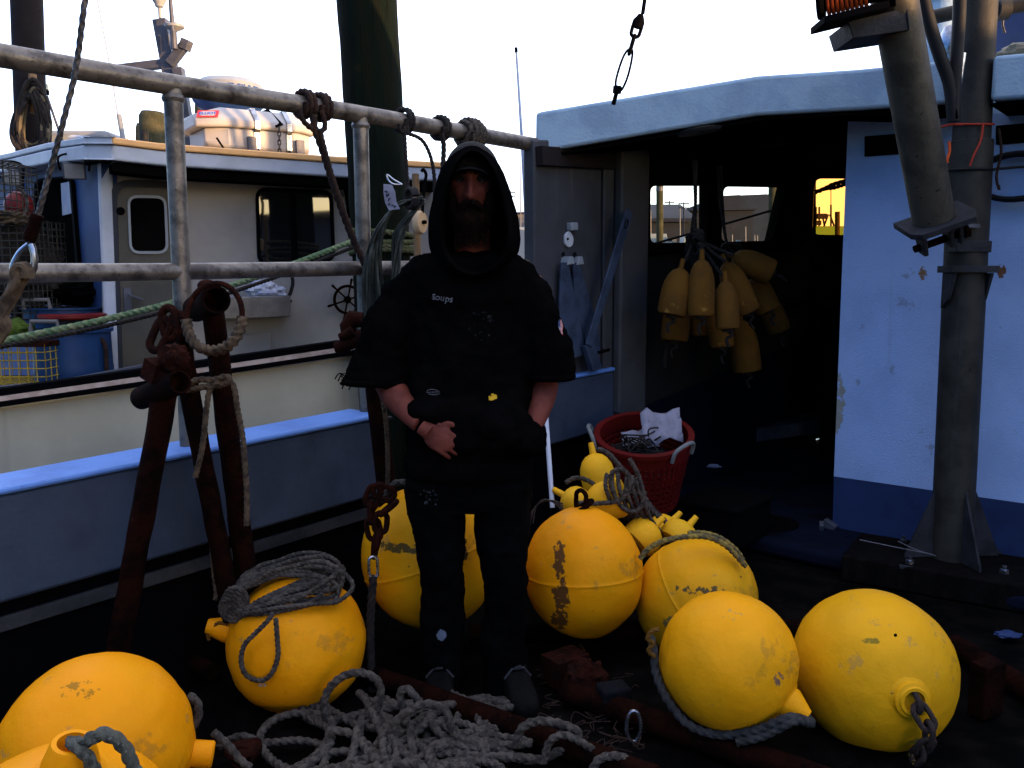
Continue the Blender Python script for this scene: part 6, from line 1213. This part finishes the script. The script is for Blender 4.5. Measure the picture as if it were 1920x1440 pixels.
# ================================================================== the man
YP = 2.78; KP = pr(YP)
man = thing('person', 'bearded man in a black hooded sweatshirt and dark paint spattered trousers standing with hands in his pockets', 'person', at(886, 1336, YP))
man['label'] = 'bearded man in black hooded sweatshirt and spattered dark trousers, hands in his front pocket'
BLACKC = (.0018, .0017, .0018)
mo = ORG[man.name]
def loc(x, y, d): return tuple(at(x, y, YP+d)-mo)
CLOTH = pmat('black sweatshirt cloth', BLACKC, .95, col2=(.003, .0027, .0028), scale=7, bump=.5, bscale=90, spec=.0, spots=[((.02, .02, .02), 30, .74, .8)],
   patches=[(loc(924, 745, -.15), (.022, .06, .016), (.5, .28, .02), 55, .55), (loc(905, 610, -.14), (.12, .08, .12), (.014, .014, .014), 75, .74)])
PANTS = pmat('black oilskin trousers', (.0012, .0012, .0014), .9, col2=(.002, .002, .0024), scale=9, bump=.4, bscale=40, spec=.015, spots=[((.035, .04, .045), 38, .70, .8)],
   patches=[(loc(828, 1192, -.08), (.026, .09, .036), (.09, .11, .15), 30, .55), (loc(805, 930, -.1), (.06, .1, .08), (.03, .033, .037), 70, .69)])
SKIN = pmat('weathered skin', (.13, .030, .018), .7, col2=(.09, .020, .012), scale=22, bump=.25, bscale=120, spec=.2)
HAIR = pmat('dark brown beard', (.006, .0035, .0025), .9, col2=(.012, .006, .004), scale=60, bump=.8, bscale=200, spec=.02)
def ell(cx, cy, hw, d0, d1, n=28, dy=0, sq=1.0):
    """a ring of cloth around a body level: photograph pixels sideways, metres in depth"""
    out = []
    for k in range(n):
        a = 2*math.pi*k/n; ca, sa = math.cos(a), math.sin(a)
        ca = math.copysign(abs(ca)**.85, ca); sa = math.copysign(abs(sa)**.9, sa)
        p = at(cx, cy, YP)+V3((hw*KP*ca, (d1 if sa > 0 else d0)*sa+dy, 0)); out.append(p)
    return out
# ---- body: one continuous surface, head, neck, trunk, arms, hands and legs
HC = at(885, 352, YP+.0)
def head_pts(nu=72, nv=56):
    vs_ = []
    g = lambda x, s: math.exp(-(x/s)**2)
    for i in range(nv+1):
        t = math.pi*i/nv
        for k in range(nu):
            a = 2*math.pi*k/nu; dx, dy, dz = math.sin(t)*math.cos(a), math.sin(t)*math.sin(a), math.cos(t)
            x, y, z = .078*dx, .1*dy, .128*dz
            if dz < 0: x *= 1-.30*(-dz)**1.6; y = y*(1-.12*(-dz)**2)-.012*(-dz)**2
            f = 1 if dy < -.05 else 0
            if f:
                y += -.006*g(z-.032, .012)*g(x, .05)
                for s_ in (-1, 1): y += .013*g(x-s_*.032, .016)*g(z-.014, .012); y += -.006*g(x-s_*.043, .02)*g(z+.02, .022)
                h_ = max(0, min(1, (.022-z)/.055)); 
                if z > -.045: y += -(.008+.026*h_)*g(x, .009+.007*h_)*(1 if z < .02 else g(z-.02, .012))
                else: y += -.034*g(x, .016)*g(z+.045, .008)
                for s_ in (-1, 1): y += -.010*g(x-s_*.014, .007)*g(z+.036, .008)
                y += -.008*g(x, .024)*(g(z+.066, .006)+g(z+.079, .006))+.004*g(x, .024)*g(z+.0725, .0025)
                y += -.008*g(x, .025)*g(z+.108, .016)
            vs_.append(HC+V3((x, y, z)))
    return vs_, [(i*nu+k, (i+1)*nu+k, (i+1)*nu+(k+1) % nu, i*nu+(k+1) % nu) for i in range(nv) for k in range(nu)]
m = MB(); hv, hf = head_pts(); m.add(hv, hf)
for s_ in (-1, 1): m.ball(HC+V3((s_*.077, .012, .0)), .012, .022, .034, 20, 14)
def limb(mb, pts, rad, n=20): mb.tube(catmull(pts, 6), [a for i in range(len(rad)-1) for a in [rad[i]+(rad[i+1]-rad[i])*k/6 for k in range(6)]]+[rad[-1]], n)
limb(m, [HC+V3((0, .015, -.07)), HC+V3((0, .02, -.17)), HC+V3((0, .03, -.26))], [.055, .056, .075])
m.loft([ell(885, 505, 55, .06, .06), ell(885, 530, 90, .08, .08), ell(885, 600, 92, .1, .1), ell(885, 720, 84, .09, .09), ell(885, 830, 88, .1, .1), ell(885, 905, 86, .09, .09)])
AL = [at(780, 525, YP+.01), at(738, 610, YP+.03), at(722, 695, YP+.02), at(745, 745, YP-.06), at(790, 796, YP-.145)]
limb(m, AL, [.05, .046, .046, .047, .030])
ARR = [at(988, 525, YP+.01), at(1012, 610, YP+.03), at(1024, 690, YP+.02), at(1018, 745, YP-.03), at(1000, 800, YP-.10)]
limb(m, ARR, [.05, .046, .044, .042, .029])
def hand(mb, wrist, fwd, side, nrm, curl=.5):
    """palm with five separate bent fingers; the thumb leaves the side near the wrist"""
    fwd, side, nrm = V3(fwd).normalized(), V3(side).normalized(), V3(nrm).normalized()
    mb.ball(wrist+fwd*.05, .044, .016, .055, 24, 16, ax=(side, nrm, fwd)); mb.tube([wrist-fwd*.015, wrist+fwd*.02], [.027, .030], 16)
    for i, L in enumerate((.072, .082, .076, .058)):
        b0 = wrist+fwd*(.088-.006*abs(i-1.3))+side*(.031-.021*i)+nrm*.002; p = [b0-fwd*.02, b0]; a = .18+curl*.2*i*.3; q = b0; ds = side*(.06-.04*i)
        for sgm, l_ in enumerate((.45, .32, .23)):
            a += curl*(.55+.2*sgm); d = (fwd*math.cos(a)-nrm*math.sin(a)+ds).normalized(); q = q+d*(L*l_); p.append(q)
        mb.tube(catmull(p, 4), [.0093-.0030*k/16 for k in range(17)], 12)
    t0 = wrist+fwd*.028+side*.03; mb.tube(catmull([t0, t0+fwd*.03+side*.024-nrm*.008, t0+fwd*.058+side*.03-nrm*.016, t0+fwd*.078+side*.024-nrm*.02], 4), [.014, .0138, .0134, .013, .0128, .0124, .012, .0116, .0112, .0108, .0104, .010, .0085], 12)
wl = at(798, 803, YP-.158)
hand(m, wl, at(842, 834, YP-.175)-wl, at(836, 796, YP-.16)-at(815, 830, YP-.16), (0, -1, .15), .55)
wr = at(996, 798, YP-.085)
hand(m, wr, V3((-.45, .25, -1)), V3((-.8, -.5, .2)), (.5, -.8, .1), .6)
for s_, (hx, kx, fx) in ((-1, (835, 829, 828)), (1, (935, 943, 949))):
    limb(m, [at(hx, 890, YP), at(kx, 1070, YP-.02), at(fx, 1290, YP+.02), at(fx, 1325, YP)], [.07, .05, .038, .036])
    limb(m, [at(fx, 1318, YP+.03), at(fx+s_*8, 1326, YP-.13)], [.034, .028])
body = obj('body', m, SKIN, man, remesh=.0036, smooth=2)
for s_ in (-1, 1):
    m = MB(); m.ball(HC+V3((s_*.032, -.0735, .013)), .0118, .0118, .0118, 20, 14); part('eye', m, pmat('eye', (.035, .03, .03), .35), man)
m = MB()
m.ball(HC+V3((0, -.068, -.10)), .066, .044, .056, 48, 36, fn=lambda d: 1+.10*noise.noise(d*9)+.06*noise.noise(d*22)-.1*max(0, d.z)*(1 if d.y < 0 else 0))
m.ball(HC+V3((0, -.06, -.142)), .044, .034, .034, 40, 28, fn=lambda d: 1+.16*noise.noise(d*8)+.08*noise.noise(d*20))
for s_ in (-1, 1): m.tube([HC+V3((s_*x, y, z)) for x, y, z in ((.002, -.118, -.054), (.018, -.113, -.058), (.032, -.1, -.072), (.038, -.09, -.09))], [.009, .010, .0095, .008], 12, wob=.3)
for s_ in (-1, 1): m.ball(HC+V3((s_*.056, -.05, -.066)), .02, .042, .058, 24, 18, fn=lambda d: 1+.2*noise.noise(d*9))
rnd = random.Random(6)
for i in range(260):
    a = rnd.uniform(-1.1, 1.1); zz_ = rnd.uniform(-.17, -.085); p_ = HC+V3((math.sin(a)*.055, -.06-.038*math.cos(a), zz_)); m.tube([p_, p_+V3((rnd.uniform(-.006, .006), -.006, -.012)), p_+V3((rnd.uniform(-.012, .012), -.005, -.028))], [.0016, .0013, .0004], 4)
part('beard', m, HAIR, man)
m = MB()
for s_ in (-1, 1): m.tube([HC+V3((s_*x, y, z)) for x, y, z in ((.012, -.101, .034), (.03, -.097, .040), (.05, -.082, .034))], [.004, .005, .002], 8)
part('eyebrows', m, HAIR, man)
# cap
CAPM = pmat('dark cap cloth', (.010, .009, .0085), .9, col2=(.013, .0115, .011), bump=.3, bscale=90, spec=.1)
m = MB(); m.ball(HC+V3((0, .012, .045)), .088, .112, .1, 40, 24)
br = []
for r_, dz in ((0, 0), (1, 0)):
    row = []
    for k in range(17):
        a = math.pi*(k/16-.5)*.92
        row.append(HC+V3((math.sin(a)*(.080+.006*r_), -math.cos(a)*(.088+.075*r_)+.0, .060-.034*math.sin(a)**2-.016*r_)))
    br.append(row)
m.loft([br[0]+[q-Z*.004 for q in br[0][::-1]], br[1]+[q-Z*.004 for q in br[1][::-1]]]); part('cap', m, CAPM, man, sharp=50)
# hood
OUT = [(885, 262), (925, 285), (952, 335), (970, 395), (979, 450), (968, 495), (930, 525), (886, 540), (838, 525), (808, 492), (801, 440), (806, 395), (815, 340), (838, 290)]
RIM = [(887, 277), (916, 298), (937, 345), (950, 400), (955, 450), (942, 486), (914, 506), (888, 514), (862, 506), (838, 480), (828, 435), (831, 390), (838, 345), (858, 298)]
def ringo(f, d, sc=1): 
    cx, cy = 886, 395; out = []
    for (a, b_), (c_, e_) in zip(RIM, OUT):
        x, y = a+(c_-a)*f, b_+(e_-b_)*f; x, y = cx+(x-cx)*sc, cy+(y-cy)*sc
        dd = d+.10*max(0, (y-470)/60)*0; out.append(at(x, y, YP+dd))
    return out
m = MB(); m.loft([ringo(0, .09, .78), ringo(0, .0, .94), ringo(-.10, -.16), ringo(.08, -.185), ringo(.45, -.16), ringo(.9, -.06), ringo(1, .03), ringo(1, .09, .93), ringo(1, .14, .75), ringo(1, .165, .4)])
part('hood', m, CLOTH, man, subsurf=2, sharp=180, disp=[(.09, .014)])
m = MB(); m.ball(at(888, 497, YP-.02), .05, .04, .04, 24, 16); part('undershirt', m, pmat('dark green undershirt', (.006, .014, .012), .9), man)
# sweatshirt
m = MB()
m.loft([ell(886, 468, 48, .06, .08), ell(884, 484, 100, .09, .1), ell(882, 506, 126, .11, .11), ell(881, 560, 124, .13, .12), ell(882, 650, 119, .14, .12), ell(881, 740, 119, .15, .12), ell(881, 820, 122, .155, .125), ell(878, 866, 121, .15, .12)])
m.loft([ell(800, 505, 32, .075, .075), ell(768, 535, 44, .082, .085), ell(738, 590, 50, .085, .09), ell(718, 650, 56, .09, .095), ell(707, 705, 58, .10, .095), ell(706, 718, 56, .10, .09)])
m.loft([ell(970, 505, 32, .075, .075), ell(992, 535, 38, .08, .085), ell(1008, 590, 42, .085, .09), ell(1022, 645, 46, .09, .095), ell(1030, 695, 46, .095, .095), ell(1030, 708, 43, .095, .09)])
m.ball(at(885, 800, YP-.13), .19, .055, .10, 40, 24)                  # pouch filled by the hands
m.ball(at(810, 772, YP-.12), .085, .068, .044, 32, 20); m.ball(at(992, 822, YP-.085), .058, .09, .075, 28, 18)
hoodie = obj('sweatshirt', m, CLOTH, man, remesh=.0085, smooth=3, disp=[(.15, .05), (.05, .02)])
m = MB(); m.tube(ell(1030, 704, 44, .098, .092), .011, 10, True); part('cuff', m, CLOTH, man)
m = MB(); m.tube(ell(706, 714, 57, .098, .092), .011, 10, True)
rnd = random.Random(2)
for i in range(16): p_ = at(rnd.uniform(640, 668), rnd.uniform(700, 716), YP-.03); m.tube(catmull([p_, p_+V3((-.01, -.01, rnd.uniform(-.01, .01))), p_+V3((-.022, -.005, rnd.uniform(-.03, .01)))], 4), .0022, 5)
m.tube(catmull([at(x, y, YP-.03) for x, y in ((668, 690), (655, 696), (645, 712), (640, 722))], 5), .005, 8)
part('frayed_cuff', m, CLOTH, man)
m = MB(); m.loft([ell(878, 852, 123, .155, .125), ell(878, 858, 125, .158, .128), ell(878, 876, 124, .155, .126), ell(878, 884, 120, .15, .12)]); part('waistband', m, CLOTH, man, disp=[(.08, .008)])
# trousers and boots
m = MB()
m.loft([ell(879, 840, 108, .12, .11), ell(878, 880, 119, .13, .12), ell(878, 925, 121, .125, .12), ell(879, 950, 114, .11, .11)])
m.loft([ell(822, 900, 60, .12, .115), ell(820, 960, 57, .115, .11), ell(826, 1020, 48, .105, .10, dy=-.01), ell(829, 1065, 40, .095, .085, dy=-.015), ell(831, 1100, 40, .09, .08, dy=-.01), ell(829, 1150, 42, .085, .085), ell(826, 1220, 42, .085, .085, dy=.01), ell(828, 1290, 42, .085, .085, dy=.02), ell(829, 1318, 43, .09, .085, dy=.02)])
m.loft([ell(940, 900, 59, .12, .115), ell(942, 960, 56, .115, .11), ell(941, 1020, 50, .105, .10, dy=-.01), ell(944, 1065, 43, .095, .085, dy=-.02), ell(946, 1100, 41, .09, .08, dy=-.01), ell(944, 1150, 42, .085, .085), ell(946, 1220, 43, .085, .085, dy=.01), ell(949, 1290, 43, .085, .085, dy=.02), ell(950, 1318, 44, .09, .085, dy=.02)])
part('trousers', m, PANTS, man, remesh=.0085, smooth=3, disp=[(.12, .036), (.05, .014)])
BOOT = pmat('worn dark boots', (.0015, .0013, .0012), .85, col2=(.004, .0035, .003), scale=18, bump=.6, spec=.08)
for (fx, tx) in ((828, 822), (951, 992)):
    h_ = at(fx, 1322, YP+.07); h_.z = 0; t_ = at(tx, 1330, YP-.19); t_.z = 0; d = (t_-h_).normalized(); sd_ = d.cross(Z); L = (t_-h_).length
    m = MB(); rings = []
    for (s_, w_, hh) in ((-.02, .025, .05), (.02, .042, .13), (.25, .045, .16), (.45, .045, .12), (.65, .052, .085), (.85, .05, .066), (.97, .036, .05), (1.0, .015, .03)):
        rings.append([h_+d*(L*s_)+sd_*(w_*math.copysign(abs(math.cos(a))**.7, math.cos(a)))+Z*max(.004, hh*.5+hh*.5*math.copysign(abs(math.sin(a))**.7, math.sin(a))) for a in [2*math.pi*k/20 for k in range(20)]])
    m.loft(rings); bo = part('boot', m, BOOT, man, subsurf=1, sharp=180)
    m = MB(); q = h_+d*(L*.5)+Z*.118; m.tube([q-sd_*.045-Z*.03, q-sd_*.02+Z*.002, q+sd_*.02+Z*.002, q+sd_*.045-Z*.03], .005, 8); m.box(q+Z*.006, .012, .008, .004, sd_, d, Z); part('buckle', m, pmat('dull buckle', (.02, .02, .022), .5), bo)
# ---- lettering and patches that lie on the cloth
bpy.context.view_layer.update(); DG = bpy.context.evaluated_depsgraph_get()
def on_cloth(x, y, fallback=-.15):
    h, p, n_, i_, o_, mw = SC.ray_cast(DG, O, ray(x, y).normalized())
    return p if h and abs(p.y-YP) < .3 else at(x, y, YP+fallback)
def lay(o, off=.0025):
    s_ = o.modifiers.new('lay', 'SHRINKWRAP'); s_.target = hoodie; s_.wrap_method = 'NEAREST_SURFACEPOINT'; s_.wrap_mode = 'ABOVE_SURFACE'; s_.offset = off
THREAD = pmat('grey embroidery thread', (.10, .10, .105), .8)
p_ = on_cloth(828, 559)+V3((0, -.006, 0))
lay(text(hoodie, 'lettering', 'Soups', .030, p_, (1, 0, -.12), (.12, 0, 1), THREAD, 0, .0002, .12))
p_ = on_cloth(812, 735)+V3((0, -.004, 0)); m = MB(); n_ = 40
o_ = [p_+V3((math.cos(a)*.023, 0, math.sin(a)*.0095-.06*math.cos(a)*.02)) for a in [2*math.pi*k/n_ for k in range(n_)]]; i_ = [p_+V3((math.cos(a)*.0215, 0, math.sin(a)*.0078-.06*math.cos(a)*.02)) for a in [2*math.pi*k/n_ for k in range(n_)]]
m.add(o_+i_, [(k, (k+1) % n_, n_+(k+1) % n_, n_+k) for k in range(n_)]); lg = part('oval_label', m, THREAD, hoodie); lay(lg, .003)
m = MB()
for k in range(8):
    x0 = p_+V3((-.0155+k*.0043, 0, -.0004)); hh = .0028 if k % 3 else .0036
    m.add([x0+V3((0, 0, -hh)), x0+V3((.0011, 0, -hh)), x0+V3((.0025, 0, hh)), x0+V3((.0014, 0, hh))], [(0, 1, 2, 3)])
lt = part('stitching', m, THREAD, hoodie); lay(lt, .003)
p_ = on_cloth(1050, 612, -.0); m = MB(); ux = V3((.35, -.93, 0)); W2, H2 = .062, .038
sx_, nz_ = 14, 13
p_ = at(1052, 612, YP-.045); vs_ = [p_+ux*(-W2*(i/sx_-.5))+Z*(H2*(j/nz_-.5)) for j in range(nz_+1) for i in range(sx_+1)]
fs = []; mi_ = []
for j in range(nz_):
    for i in range(sx_):
        fs.append((j*(sx_+1)+i, j*(sx_+1)+i+1, (j+1)*(sx_+1)+i+1, (j+1)*(sx_+1)+i)); mi_.append(2 if (j >= 6 and i < 6) else (0 if j % 2 == 0 else 1))
m.v = vs_; m.f = fs; m.m = mi_
fl = part('flag_patch', m, [pmat('flag red thread', (.35, .03, .03), .8), pmat('flag white thread', (.25, .24, .23), .8), pmat('flag blue thread', (.03, .05, .13), .8)], hoodie); lay(fl, .003)
